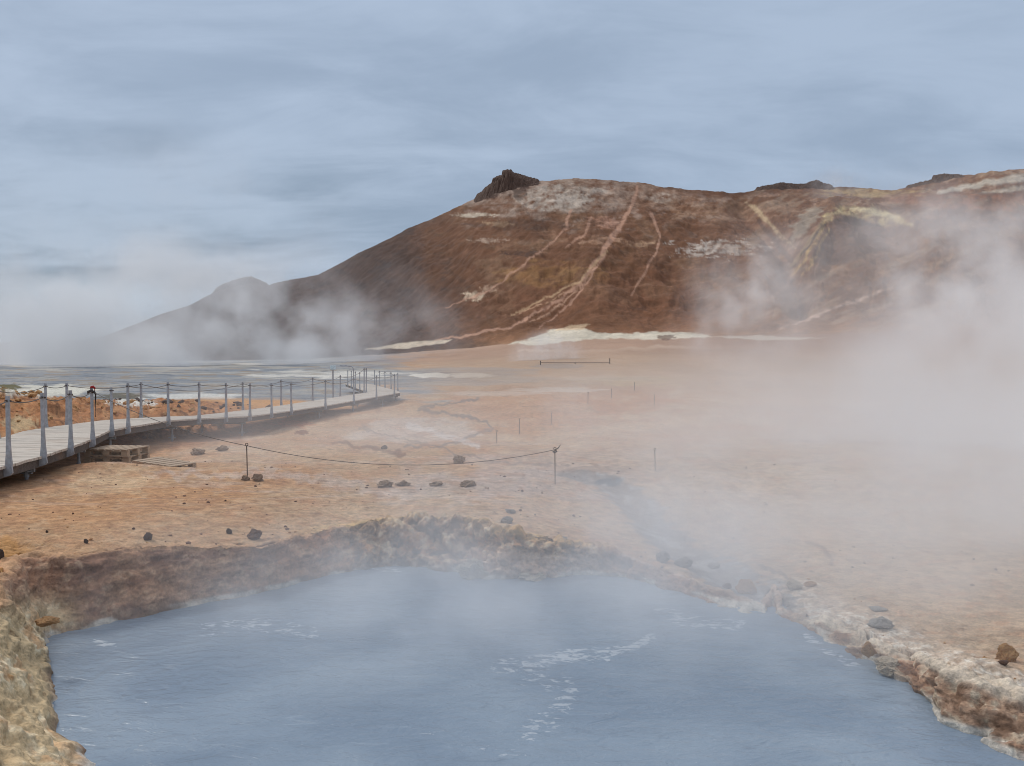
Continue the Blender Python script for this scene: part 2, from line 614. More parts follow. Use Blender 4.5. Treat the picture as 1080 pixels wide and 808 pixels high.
lay(line([(380, 450), (440, 468), (520, 487), (600, 492)], 1.2, 4, 11) * 0.6, C(128, 112, 104))
lay(line([(430, 448), (470, 460), (505, 470)], 3, 3, 12) * 0.6, C(214, 204, 196))
lay(line([(350, 466), (400, 475), (425, 478)], 2, 4, 13) * 0.8, C(120, 84, 66))
lay(blob(660, 422, 60, 20, 0.5, 1.2, 14) * 0.55, C(176, 120, 82))

ZF = front_z & (RR > 8) & (RR < 120)
rl = zone(ZF, lambda a, b: np.abs(vnoise(a / 70 + .5 * vnoise(a / 25, b / 9, 5), b / 13, 431)), PX, PY)
lay(ZF * (1 - sstep(rl, .008, .03)) * (1 - sstep(PY, 530, 560)) * .35, C(132, 104, 88))
rq = zone(ZF, lambda a, b: fbm(a / 26, b / 7, 4, 441, .6), PX, PY)
lay(ZF * sstep(rq, .2, .6) * .4, C(170, 124, 92))
lay(ZF * sstep(-rq, .3, .7) * .22, C(206, 184, 154))
lay(ZF * sstep(fbm(X / .5, Y / .6, 3, 451), .55, .8) * (RR < 30) * .4, C(140, 106, 82))
# mud flat: blue-grey clays with white sinter
far_m = sstep(Y, 30, 42)
mud = far_m * (1 - sstep(PX + 60 * zone(ZM, lambda a, b: fbm(a / 60, b / 6, 3, 340), PX, PY), 385, 470)) * (1 - sstep(PY + 4 * zone(ZM, lambda a, b: fbm(a / 50, b / 6, 3, 341), PX, PY), 421, 429))
mud = np.maximum(mud, blob(470, 397, 110, 11, 0.25, 1, 21) * sstep(Y, 45, 70))
lay(mud, C(146, 146, 146))
s1 = zone(ZM, lambda a, b: fbm(a / 70, b / 2.8, 4, 350, 0.6), PX, PY)
s2 = zone(ZM, lambda a, b: fbm(a / 40, b / 2.0, 4, 360, 0.6), PX, PY)
lay(mud * sstep(s1, 0.0, 0.6) * 0.7, C(126, 132, 138))
lay(mud * sstep(-s1, 0.1, 0.6) * 0.55, C(176, 168, 154))
lay(mud * sstep(s2, 0.25, 0.6) * 0.7, C(150, 132, 112))
lay(mud * sstep(-s2, 0.35, 0.7) * 0.6, C(104, 108, 116))
lay(blob(345, 395, 95, 5, 0.6, 1.4, 22) * mud * np.clip(.7 + .9 * s1, 0, 1) * .9, C(214, 208, 196))
lay(blob(205, 418, 60, 4, 0.35, 1, 23) * mud * 0.8, C(216, 212, 202))
lay(blob(455, 396, 26, 3.0, 0.4, 1, 24), C(224, 220, 208))
lay(blob(497, 396, 24, 2.6, 0.4, 1, 25), C(220, 216, 204))
lay(blob(590, 411, 50, 3, 0.4, 1, 26) * 0.7, C(212, 196, 180))
lay(blob(520, 415, 55, 3, 0.4, 1, 28) * 0.5, C(206, 190, 176))
lay(blob(670, 402, 46, 5, 0.8, 1.5, 27) * 0.6, C(200, 174, 112))
lay(blob(640, 399, 60, 3, 0.5, 1, 29) * 0.5, C(214, 200, 178))
lay(blob(590, 386, 30, 3, 0.3, 1, 30) * 0.8, C(124, 128, 134))
# the near bank of the flat behind the boardwalk
lay((PY > 418) * blob(250, 430, 130, 11, 0.15, 1, 31) * (Y > 24), C(196, 146, 98))
# far plain strip by the foot
strip = sstep(Y, 150, 230) * (TH < 0.0)
lay(front_z * sstep(Y, 40, 90) * (TH < 0.0) * sstep(PX, 400, 500) * 0.7, C(178, 152, 130))
lay(strip * sstep(PX, 330, 480) * 0.6, C(174, 140, 120))
lay(front_z * sstep(Y, 110, 235) * (TH < 0.0) * sstep(PX, 640, 800) * 0.8, C(150, 116, 94))
lay(strip * (1 - sstep(PX, 250, 420)) * sstep(zone(ZM, lambda a, b: fbm(a / 80, b / 1.5, 3, 370), PX, PY), -0.1, 0.4) * 0.8, C(206, 196, 182))

# rubble mound
ZMO = (X < -8) & (X > -34) & (Y > 15) & (Y < 50)
mound = np.exp(-(((X + 16.5) / 7.0) ** 2 + ((Y - 28.5) / 9.0) ** 2))
mound = sstep(mound + 0.08 * n_mid, 0.12, 0.35) * (Y > 15) * (X < -8)
lay(mound, C(172, 118, 78))
lay(mound * sstep(zone(ZMO, lambda a, b: fbm(a / 0.6, b / 0.7, 4, 380, 0.6), X, Y), 0.1, 0.5) * 0.7, C(190, 142, 100))
lay(mound * sstep(zone(ZMO, lambda a, b: fbm(a / 0.45, b / 0.6, 4, 385, 0.6), X, Y), 0.3, 0.6) * 0.75, C(98, 66, 46))
lay(blob(22, 447, 22, 8, 0.6, 1.5, 33) * mound * 0.7, C(200, 176, 136))
lay(blob(50, 412, 60, 6.5, 0.5, 1.2, 34) * (Y > 24) * 0.9, C(212, 206, 190))
lay(blob(140, 424, 26, 4.5, 0.5, 1.2, 35) * (Y > 24) * 0.9, C(218, 214, 202))
lay(blob(128, 418, 26, 3.5, 0.5, 1.2, 36) * (Y > 24) * 0.8, C(92, 86, 70))
lay(blob(10, 408, 14, 3.5, 0.5, 1.2, 37) * (Y > 24) * 0.9, C(96, 88, 48))
# shade along the boardwalk's foot, painted as dark brown into the ground
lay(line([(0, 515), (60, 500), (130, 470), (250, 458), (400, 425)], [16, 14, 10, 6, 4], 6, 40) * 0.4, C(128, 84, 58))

# pool surroundings
near = RR < 18
xs, ys = X[near], Y[near]
ds_, _ = seg_dist(xs, ys, shore, True)
dr_, _ = seg_dist(xs, ys, rim, True)
inr_ = inside(xs, ys, rim)
DS = np.full_like(X, 9.0)
DR = np.full_like(X, 9.0)
DS[near] = ds_
DR[near] = np.where(inr_, 0, dr_)
bankm = (DR < 0.02).astype(np.float32)
bankm = np.where(near, np.maximum(bankm, 1 - sstep(DR, 0.0, 0.10)), 0)
nb = zone(ZN, lambda x, y, z: fbm(x * 3.2 + z * 3.1, y * 3.2 + z * 4.3, 4, 400, 0.6), X, Y, Zh)
nc = zone(ZN, lambda x, y, z: fbm(x * 11 + z * 9, y * 11 + z * 12, 4, 410, 0.6), X, Y, Zh)
nl = zone(ZN, lambda x, y, z: fbm(x * 1.2 + y * .7, z * 15 + .8 * vnoise(x * 2, y * 2, 3), 4, 415, 0.6), X, Y, Zh)
# thin yellow-orange crust along the rim in the middle
edge = np.where(near, 1 - sstep(DR + 0.15 * nb, 0.05, 0.55), 0)
lay(edge * sstep(PX, 280, 380) * (1 - sstep(PX, 540, 640)) * 0.75, C(206, 170, 112))
# bank body
lay(bankm, C(134, 98, 78))
lay(bankm * sstep(nb, 0.0, 0.6) * 0.8, C(158, 114, 84))
lay(bankm * sstep(-nb, 0.1, 0.6) * 0.7, C(98, 74, 62))
lay(bankm * sstep(nl, 0.15, 0.5) * 0.5, C(176, 138, 108))
lay(bankm * sstep(-nl, 0.2, 0.5) * 0.5, C(94, 70, 52))
ct = sstep(PX, 345, 400) * (1 - sstep(PX, 560, 640))
lay(bankm * ct * 0.9, C(148, 122, 92))
lay(bankm * ct * sstep(nc, 0.05, 0.5) * 0.85, C(206, 186, 146))
lay(bankm * ct * sstep(nb, 0.1, 0.6) * 0.6, C(166, 112, 70))
lay(bankm * ct * sstep(-nc, 0.15, 0.5) * 0.8, C(84, 66, 50))
lay(bankm * sstep(PX, 560, 640) * (1 - sstep(PX, 860, 900)) * 0.5, C(142, 118, 102))
# right bank: pale crust with brown underneath
rb = sstep(PX, 815, 870)
lay(bankm * rb * 0.7, C(150, 124, 102))
lay(bankm * rb * sstep(nc, 0.0, 0.5) * 0.8, C(196, 182, 158))
lay(bankm * rb * sstep(-nc, 0.15, 0.5) * 0.8, C(104, 78, 62))
pale = np.where(near, 1 - sstep(DR + 0.12 * nb, 0.15, 0.7), 0) * sstep(PX, 800, 860)
lay(pale * 0.75, C(206, 190, 172))
lay(pale * sstep(nc, 0.1, 0.5) * 0.7, C(224, 216, 202))
lay(pale * sstep(-nc, 0.2, 0.6) * 0.6, C(160, 134, 112))
lay(blob(918, 688, 12, 14, 0.5, 1, 50) * 0.8, C(176, 112, 70))
lay(blob(1040, 755, 46, 22, 0.3, 1, 51) * near * 0.8, C(206, 198, 176))
# left bank: yellow-grey weathered crust
lb = near * (1 - sstep(PX, 40, 75)) * sstep(PY, 600, 640)
lb2 = near * np.where(PY > 760, 1 - sstep(PX, 110, 140), 0)
lay(np.maximum(lb, lb2) * 0.95, C(184, 156, 118))
lay(np.maximum(lb, lb2) * sstep(nc, 0.0, 0.45) * 0.8, C(208, 192, 160))
lay(np.maximum(lb, lb2) * sstep(-nc, 0.15, 0.5) * 0.7, C(132, 104, 64))
lay(lb * sstep(nb, 0.15, 0.6) * 0.6, C(184, 124, 72))
lay(near * (1 - sstep(PX, 15, 50)) * blob(0, 600, 50, 40, 0.3, 1, 52) * 0.7, C(190, 138, 80))
lay(near * blob(30, 795, 110, 24, 0.2, 1, 53) * 0.7, C(176, 144, 98))
# dried scum line at the waterline
scum = np.where(near, (1 - sstep(DS + 0.05 * nc, 0.015, 0.07)), 0)
lay(scum * 0.7 * sstep(nb, -0.4, 0.1), C(212, 204, 190))
# grey mud channel
dch, sch = seg_dist(X + 0.15 * nb, Y + 0.15 * nb, CHAN)
wch = np.interp(sch, range(len(CHAN)), [0.55, 0.42, 0.35, 0.38, 0.42, 0.32, 0.15])
chm = (1 - sstep(dch / wch, 0.7, 1.25)) * (RR < 25)
lay(chm * 0.85, C(132, 126, 122))
lay(chm * sstep(zone(ZN, lambda a, b: fbm(a * 1.2 + b * 2, b * 0.5 - a * 3.0, 3, 420), X, Y), 0.1, 0.5) * 0.6, C(176, 172, 168))
lay(blob(643, 508, 18, 5, 0.2, 1, 54) * near * 0.95, C(92, 100, 106))
lay(line([(800, 598), (828, 606), (846, 618)], 1.6, 3, 55) * 0.7, C(118, 100, 88))
lay(line([(850, 570), (868, 580), (880, 592)], 2.2, 4, 56) * 0.7, C(134, 108, 94))
# scattered brown wet stains and small darker grains on the flat
lay(near * (1 - bankm) * sstep(zone(ZN, lambda a, b: vnoise(a * 7, b * 7, 431), X, Y), 0.62, 0.8) * 0.5, C(120, 84, 60))
lay(blob(310, 447, 22, 4, 0.4, 1, 57) * (Y < 60) * 0.6, C(176, 98, 60))
lay(blob(318, 456, 8, 3, 0.4, 1, 58) * 0.8, C(110, 62, 40))
lay(blob(630, 495, 46, 4, 0.7, 1, 59) * 0.5, C(138, 112, 96))

lay(front_z * (TH > -.02) * (1 - sstep(TH, 0, .1)) * 0, C(165, 128, 106))
# ---- hill
hm = (TH > -0.02)
U_ = np.where(Y > 1, X / np.maximum(Y, 1), 0)
h1 = zone(ZH, lambda a, b: fbm(a / 70, b / 40, 5, 600, 0.55), PX, PY)
h2 = zone(ZH, lambda a, b: fbm(a / 22, b / 9, 5, 610, 0.6), PX, PY)
h3 = zone(ZH, lambda a, b: fbm(a / 9 + b / 18, b / 6, 4, 620, 0.6), PX, PY)


hbreak = np.clip(0.75 + 0.7 * h3 + 0.4 * h2, 0.0, 1.0)


def hl(mask, c, brk=True):
    lay(np.where(hm, mask * (hbreak if brk else 1), 0), c)


hl(sstep(TH, -0.02, 0.03), C(116, 80, 58), False)
hl(sstep(h1, 0.0, 0.6) * 0.6, C(114, 79, 54))
hl(sstep(-h1, 0.1, 0.6) * 0.5, C(146, 114, 88))
hl(sstep(h2, 0.2, 0.7) * 0.5, C(94, 70, 52))
hl(sstep(h3, 0.3, 0.9) * 0.2, C(150, 112, 90))
hl((1 - sstep(TH + .05 * h1, .0, .16)) * sstep(PX, 420, 540) * .6, C(158, 116, 86), False)
# dark scree on the left flank
lf = 1 - sstep(PX + 30 * h1 - 0.35 * (PY - 250), 400, 500)
hl(lf * 0.85, C(80, 66, 60), False)
hl(lf * sstep(h2, 0.1, 0.6) * 0.6, C(66, 56, 54))
# mottled pale and grey earth over the upper slope and the right
upz = (1 - sstep(PY + 25 * h1 + 0.02 * np.abs(PX - 650), 215, 262)) * sstep(PX, 430, 520)
hl(upz * sstep(h2 + .4 * h3 + .6 * h1, 0.15, .8) * 0.7, C(160, 134, 118), False)
hl(upz * sstep(-h2 + .5 * h3, 0.25, .9) * 0.4, C(146, 108, 84), False)
rz_ = sstep(PX + 40 * h1, 740, 830)
dg = zone(ZH, lambda a, b: fbm((a * .5 + b) / 12, (b - a * .35) / 45, 4, 640, .6), PX, PY)
hl(rz_ * sstep(dg, .1, .7) * .45, C(172, 150, 128), False)
hl(rz_ * sstep(-dg, .1, .7) * .45, C(104, 84, 76), False)
hl(rz_ * sstep(h2, .15, .6) * .5, C(156, 118, 90), False)
# pale weathered cap below the crest
hl(blob(600, 207, 110, 22, 0.5, 1.3, 61) * 0.55, C(168, 148, 132))
hl(blob(590, 208, 45, 15, 0.5, 1.0, 62) * 0.6, C(196, 182, 166))
hl(blob(690, 205, 60, 16, 0.5, 1.2, 63) * 0.45, C(160, 128, 106))
hl(blob(699, 209, 16, 6, 0.3, 1.0, 64) * 0.7, C(190, 170, 152))
hl(blob(637, 234, 18, 7, 0.4, 1.0, 65) * 0.6, C(190, 144, 120))
hl(blob(500, 227, 24, 2.6, 0.6, 1.0, 66) * 0.8, C(206, 190, 168))
hl(blob(525, 236, 18, 3, 0.6, 1.0, 67) * 0.7, C(200, 166, 130))
hl(blob(515, 254, 18, 3, 0.8, 1.0, 68) * 0.6, C(196, 172, 150))
hl(blob(635, 254, 22, 6, 0.6, 1.0, 69) * 0.6, C(186, 146, 118))
hl(blob(672, 257, 18, 3, 0.8, 1.0, 70) * 0.5, C(196, 160, 128))
hl(blob(555, 237, 60, 7, 0.5, 1.0, 71) * 0.6, C(84, 64, 54))
hl(blob(550, 267, 24, 4, 0.6, 1.0, 72) * 0.7, C(70, 52, 46))
hl(blob(548, 205, 8, 8, 0.5, 1.0, 73) * 0.8, C(70, 54, 46))
hl(blob(580, 290, 60, 14, 0.5, 1.0, 74) * 0.5, C(160, 120, 74))
hl(blob(500, 312, 13, 5, 0.4, 1.0, 75) * 0.95, C(214, 190, 162))
hl(blob(515, 305, 9, 4, 0.5, 1.0, 76) * 0.6, C(196, 164, 138))
hl(blob(760, 262, 46, 8, 0.9, 1.6, 77) * 0.8, C(200, 186, 172))
hl(blob(760, 222, 60, 12, 0.6, 1.2, 78) * 0.4, C(170, 138, 112))
hl(blob(672, 325, 14, 2.5, 0.7, 1.0, 79) * 0.7, C(72, 54, 44))
hl(blob(765, 205, 60, 5, 0.4, 1.0, 80) * 0.5, C(88, 60, 48))
hl(blob(640, 320, 120, 40, 0.4, 1.0, 81) * 0.35, C(128, 84, 60))
# footpaths and scree chutes
hl(line([(628, 284), (612, 302), (596, 318), (575, 332), (556, 340)], [.8, .9, .9, .9, .7], 2, 120) * .8, C(186, 146, 120), False)
hl(line([(618, 292), (598, 308), (574, 320), (548, 332)], [.7, .8, .8, .7], 2, 121) * .7, C(180, 142, 112), False)
trk = C(184, 142, 118)
hl(line([(672, 196), (668, 214), (658, 232), (645, 250), (632, 272), (612, 298), (590, 317), (565, 330), (540, 345), (500, 352), (440, 364)],
        [1.2, 1.6, 2, 2.2, 1.7, 1.4, 1.5, 1.3, 1.3, 1.2, 1], 2, 82) * 0.9, trk, False)
hl(line([(655, 240), (640, 262), (625, 290), (600, 322), (570, 345)], [1, 1.2, 1, 1, 1], 2, 83) * 0.8, trk, False)
hl(line([(640, 265), (612, 296), (585, 310), (555, 325), (538, 334)], [1, 1.2, 1, 1, .8], 2, 84) * 0.8, C(184, 150, 116), False)
hl(line([(602, 222), (598, 240), (575, 262), (545, 285), (520, 304), (470, 325)], [1.6, 1.2, 1, 1, .9, .6], 2, 85) * 0.75, trk, False)
hl(line([(625, 230), (615, 248), (595, 262)], [1.2, 1.6, .8], 2, 86) * 0.6, trk, False)
hl(line([(686, 225), (696, 246), (692, 266), (680, 285), (672, 300), (665, 312)], [1.8, 1.4, 1, 1, .9, .5], 1.5, 87) * 0.75, trk, False)
hl(line([(940, 303), (900, 318), (860, 334), (820, 348)], [1.2, 1.5, 1.6, 1], 2, 88) * 0.8, C(196, 166, 146))
# white and tan deposits at the foot
hl_w = sstep(Y, 190, 230)
lay(poly([(536, 363), (560, 357), (575, 351), (590, 346), (612, 347), (640, 352), (690, 350), (735, 351), (750, 355), (705, 358), (640, 357), (600, 360), (570, 364)], 1.2, 1.0, 1) * hl_w * .92, C(216, 204, 182))
lay(poly([(750, 355), (800, 354), (870, 357), (800, 359)], 1, .8, 2) * hl_w * .6, C(206, 194, 176))
lay(poly([(385, 369), (410, 364), (440, 360), (478, 358), (470, 362), (430, 367)], .8, .8, 3) * hl_w * .85, C(212, 194, 170))
lay(poly([(585, 349), (600, 343), (622, 342), (616, 347)], .8, .7, 4) * hl_w * .8, C(214, 186, 152))
lay(line([(545, 370), (620, 372), (700, 366), (780, 370)], [1, 2, 2, 1], 2, 93) * hl_w * .35, C(214, 192, 170))
lay(blob(702, 356, 10, 3, 0.4, 1, 92) * hl_w * 0.8, C(110, 86, 70))
hl(blob(600, 342, 50, 5, 0.6, 1, 93) * 0.5, C(96, 62, 40))
# ravine and sulphur spur on the right
hl(blob(850, 255, 110, 40, 0.5, 1, 94) * 0.3, C(150, 114, 92))
hl(poly([(868, 236), (876, 222), (890, 217), (925, 219), (955, 230), (962, 239), (930, 238), (905, 229), (885, 226)], 2, 2.2, 5) * .9, C(198, 176, 130))
hl(poly([(890, 218), (925, 220), (950, 230), (925, 229)], 1.6, 1.6, 6) * .6, C(212, 196, 158))
hl(poly([(884, 227), (905, 231), (930, 240), (935, 262), (905, 275), (870, 282), (856, 276), (866, 250)], 2, 2, 7) * .75, C(100, 80, 72), False)
hl(poly([(880, 226), (905, 230), (930, 239), (900, 238)], 1, 1, 8) * .8, C(66, 54, 50), False)
hl(line([(787, 214), (800, 224), (815, 240), (828, 254), (838, 262)], [1, 2.2, 1.8, 1.2, .8], 2.4, 97) * 0.85, C(200, 174, 138))
hl(line([(800, 232), (815, 250), (828, 268), (838, 280)], [2, 3, 3, 2], 1.5, 107) * 0.7, C(92, 70, 60), False)
hl(line([(877, 226), (864, 240), (853, 256), (842, 272), (834, 282)], [2.5, 2.4, 2.2, 2, 1], 1.2, 98) * 0.8, C(158, 134, 104), False)
hl(line([(870, 236), (860, 254), (849, 272), (836, 290)], [.8, 1.5, 1.6, 1], 2.4, 99) * 0.8, C(194, 162, 106))
hl(line([(874, 240), (864, 262), (854, 280), (846, 292)], [.8, 1.1, 1.2, .8], 2.4, 108) * 0.75, C(190, 158, 108))
hl(line([(872, 234), (858, 252), (845, 270)], [.8, 1.2, .8], 1.2, 109) * 0.8, C(70, 56, 52), False)
hl(poly([(835, 238), (850, 222), (866, 218), (862, 232), (846, 250), (836, 256)], 2, 2, 9) * .55, C(176, 164, 146), False)
hl(line([(838, 285), (830, 300), (815, 312)], [2, 2, 1], 2, 110) * 0.5, C(184, 150, 124), False)
hl(blob(920, 203, 56, 5, 0.5, 1, 103) * 0.6, C(186, 158, 110))
hl(line([(990, 203), (1040, 193), (1080, 188), (1200, 184)], [2, 3, 4, 5], 2, 104) * 0.75, C(200, 188, 170), False)
hl(line([(1000, 208), (1080, 198), (1200, 192)], [1.5, 2, 3], 2, 114) * 0.7, C(186, 172, 152), False)
hl(line([(940, 212), (1000, 206), (1080, 206), (1200, 204)], [1.5, 2.5, 3, 3], 2, 115) * 0.7, C(96, 62, 46), False)
hl(blob(1040, 212, 110, 9, 0.6, 1, 105) * 0.6, C(150, 96, 66))
hl(line([(700, 197), (780, 204), (850, 197), (900, 198), (985, 192)], 2.0, 1, 106) * 0.6, C(80, 56, 46))
hl((1 - sstep(np.abs(PX - 534), 24, 44)) * (1 - sstep(PY + 5 * h3 + .28 * (PX - 530), 202, 207)) * 0.8, C(66, 48, 42), False)
hl((1 - sstep(PX, 290, 330)) * 0.5, C(84, 74, 70))
# slight tonal break-up everywhere
tone = 1 + 0.10 * n_mid * (RR < 120) + 0.06 * np.where(near, nc, 0) + np.where(hm, 0.07 * h3 + 0.07 * h2, 0) + 0.08 * n_far
col *= np.clip(tone, 0.6, 1.4)[..., None]
col = np.clip(col, 0.01, 0.85)

# horizontal displacement of the banks so ledges are ragged
dispm = np.where(near, np.exp(-DS / 0.35), 0)
Xd = X + dispm * zone(ZN, lambda x, y, z: 0.035 * fbm(z * 12 + x * 3, y * 3, 4, 900, .6) + .03 * fbm(z * 26, x * 9 + y * 9, 3, 905), X, Y, Zh)
Yd = Y + dispm * zone(ZN, lambda x, y, z: 0.045 * fbm(z * 12 + y * 3, x * 3, 4, 910, .6) + .03 * fbm(z * 26, x * 9 - y * 9, 3, 915), X, Y, Zh)


def grid_mesh(name, mat, fmask):
    idx = np.arange(NR * NA).reshape(NR, NA)
    q = np.stack([idx[:-1, :-1], idx[:-1, 1:], idx[1:, 1:], idx[1:, :-1]], -1)[fmask]
    q = q[:, ::-1]
    used = np.unique(q)
    rem = np.full(NR * NA, -1, np.int64)
    rem[used] = np.arange(len(used))
    q = rem[q].astype(np.int32)
    co = np.stack([Xd, Yd, Zh], -1).reshape(-1, 3)[used].astype(np.float32)
    me = bpy.data.meshes.new(name)
    me.vertices.add(len(used))
    me.vertices.foreach_set('co', co.ravel())
    me.loops.add(q.size)
    me.loops.foreach_set('vertex_index', q.ravel())
    me.polygons.add(len(q))
    me.polygons.foreach_set('loop_start', np.arange(0, q.size, 4, dtype=np.int32))
    me.polygons.foreach_set('loop_total', np.full(len(q), 4, np.int32))
    me.update(calc_edges=True)
    me.polygons.foreach_set('use_smooth', np.ones(len(q), bool))
    at = me.color_attributes.new('ground_tint', 'FLOAT_COLOR', 'POINT')
    cc = np.ones((len(used), 4), np.float32)
    cc[:, :3] = col.reshape(-1, 3)[used]
    at.data.foreach_set('color', cc.ravel())
    me.materials.append(mat)
    o = bpy.data.objects.new(name, me)
    sc.collection.objects.link(o)
    o['kind'] = 'structure'
    return o


def new_mat(name):
    m = bpy.data.materials.new(name)
    m.use_nodes = True
    t = m.node_tree
    b = t.nodes['Principled BSDF']
    return m, t, b


def earth_mat(name, s_fine, s_grain, bump, bdist, amp=1.0):
    m, t, b = new_mat(name)
    at = N(t, 'ShaderNodeAttribute', attribute_name='ground_tint')
    tcn = N(t, 'ShaderNodeTexCoord')
    f = noise_n(t, tcn.outputs['Object'], s_fine, 6, 0.62)
    g = noise_n(t, tcn.outputs['Object'], s_grain, 3, 0.6)
    h_ = noise_n(t, tcn.outputs['Object'], s_grain * 2.7, 2, 0.6)
    k = math_n(t, 'ADD', smooth_n(t, f, 0.3, 0.7, -0.24 * amp, 0.24 * amp), smooth_n(t, g, 0.3, 0.7, 1 - .16 * amp, 1 + .16 * amp))
    k = math_n(t, 'MULTIPLY', k, smooth_n(t, h_, 0.62, 0.72, 1.0, 0.72))
    k = math_n(t, 'MULTIPLY', k, smooth_n(t, h_, 0.38, 0.28, 1.0, 1.16))
    cc = N(t, 'ShaderNodeCombineXYZ')
    for i in range(3):
        L(t, k, cc.inputs[i])
    L(t, mixc(t, 1.0, at.outputs['Color'], cc.outputs[0], 'MULTIPLY'), b.inputs['Base Color'])
    b.inputs['Roughness'].default_value = 0.95
    b.inputs['Specular IOR Level'].default_value = 0.2
    bp = N(t, 'ShaderNodeBump')
    bp.inputs['Strength'].default_value = bump
    bp.inputs['Distance'].default_value = bdist
    L(t, math_n(t, 'ADD', f, math_n(t, 'MULTIPLY', g, 0.5)), bp.inputs['Height'])
    L(t, bp.outputs[0], b.inputs['Normal'])
    return m


M_earth = earth_mat('geothermal earth', 7.0, 38.0, 0.8, 0.035)
M_hill = earth_mat('rhyolite slope', 0.12, 0.5, 0.55, 0.9, 0.55)
fm_hill = (TH[:-1, :-1] > 0) & (TH[1:, 1:] > 0)
ground_o = grid_mesh('ground', M_earth, ~fm_hill)
hill_o = grid_mesh('hill', M_hill, fm_hill)


def ground_z(x, y):
    z, _ = height_full_pool(np.array([float(x)]), np.array([float(y)]))
    return float(z[0])


# ------------------------------------------------------------------ the pool's bank: a sheet of its own from waterline to rim
def _h3(ix, iy, iz, seed):
    return _h(ix + iz * 57.0, iy + iz * 131.0, seed)


def vn3(x, y, z, seed=0):
    ix, iy, iz = np.floor(x), np.floor(y), np.floor(z)
    fx, fy, fz = x - ix, y - iy, z - iz
    sx, sy, sz = [f * f * (3 - 2 * f) for f in (fx, fy, fz)]
    r = 0
    for i in (0, 1):
        for j in (0, 1):
            for k in (0, 1):
                w = (sx if i else 1 - sx) * (sy if j else 1 - sy) * (sz if k else 1 - sz)
                r = r + w * (_h3(ix + i, iy + j, iz + k, seed) * 2 - 1)
    return r


def fb3(x, y, z, oct=4, seed=0, gain=0.5):
    r, a = 0, 1.0
    for o in range(oct):
        r = r + a * vn3(x, y, z, seed + 11 * o)
        x, y, z = x * 2.03 + 1.7, y * 2.03 + 9.2, z * 2.03 + 4.1
        a *= gain
    return r


def wor3(x, y, z, seed=0):
    ix, iy, iz = np.floor(x), np.floor(y), np.floor(z)
    d1 = np.full(x.shape, 9.0)
    d2 = np.full(x.shape, 9.0)
    for i in (-1, 0, 1):
        for j in (-1, 0, 1):
            for k in (-1, 0, 1):
                a, b, c = ix + i, iy + j, iz + k
                d = np.sqrt((a + _h3(a, b, c, seed) - x) ** 2 + (b + _h3(a, b, c, seed + 5) - y) ** 2 + (c + _h3(a, b, c, seed + 9) - z) ** 2)
                d2 = np.minimum(d2, np.maximum(d, d1))
                d1 = np.minimum(d1, d)
    return d1, d2


pairs = [(-1, -1), (0, 0), (1, 2), (2, 4.6), (3, 5.3), (4, 5.8), (5, 6.1), (6, 6.4), (7, 7), (9, 8.3), (10, 9), (11, 10.5), (13, 11.6), (14, 12.6), (15, 13.8), (16, 15),
         (17, 16), (18, 17), (20, 18), (21, 18.8), (22, 19.7), (23, 21), (24, 22.2), (25, 23), (26, 24), (27, 25), (28, 26), (29, 27.5),
         (30, 29.1), (31, 30), (32, 31.7), (33, 33), (34, 34), (35, 35), (36, 38), (37, 39.5), (38, 41), (39, 42), (40, 43)]
rim_a = np.array([rim[-1]] + rim[:41])
sho_a = np.array([shore[-1]] + shore[:44])
seg_l = np.hypot(*np.diff(rim_a, axis=0).T)
arc = np.concatenate([[0], np.cumsum(seg_l)])
ns = int((arc[-1]) / 0.013)
sa = np.linspace(0, arc[-1], ns)
ri = np.interp(sa, arc, np.arange(len(arc)) - 1.0)
si = np.interp(ri, [p[0] for p in pairs], [p[1] for p in pairs])


def along(pts, q):
    return np.stack([np.interp(q + 1, np.arange(len(pts)), pts[:, k]) for k in (0, 1)], -1)


def soften(a, n):
    k = np.hanning(n + 2)[1:-1]
    k /= k.sum()
    p = np.pad(a, ((n // 2, n // 2), (0, 0)), mode='edge')
    return np.stack([np.convolve(p[:, c], k, 'valid')[:len(a)] for c in range(a.shape[1])], -1)


RP = soften(along(rim_a, ri), 15)
SPt = soften(along(sho_a, si), 15)
SPt[:, 0] += 0.05 * fbm(sa * 1.9, sa * 0, 4, 7, .6)
SPt[:, 1] += 0.05 * fbm(sa * 1.9, sa * 0 + 9, 4, 8, .6)
RP[:, 0] += 0.05 * fbm(sa * 1.5, sa * 0 + 4, 4, 17, .6)
RP[:, 1] += 0.05 * fbm(sa * 1.5, sa * 0 + 14, 4, 18, .6)
gR, _ = full_height(RP[:, 0], RP[:, 1])
outw = RP - SPt
outw /= np.linalg.norm(outw, axis=1)[:, None] + 1e-6
ts = np.concatenate([np.linspace(-0.25, 0, 6, endpoint=False), np.linspace(0, 1, 74, endpoint=False), np.linspace(1, 1.3, 14)])
NT = len(ts)
T2 = ts[:, None] * np.ones((1, ns))
tcl = np.clip(T2, 0, 1)
rpx, rpy = pxpy(RP[:, 0], RP[:, 1], gR)
crag1 = sstep(rpx, 340, 400) * (1 - sstep(rpx, 590, 700)) + 0.6 * sstep(rpx, 840, 930) + 0.28 * (1 - sstep(rpx, 10, 60))
CR = crag1[None, :] * np.ones_like(T2)
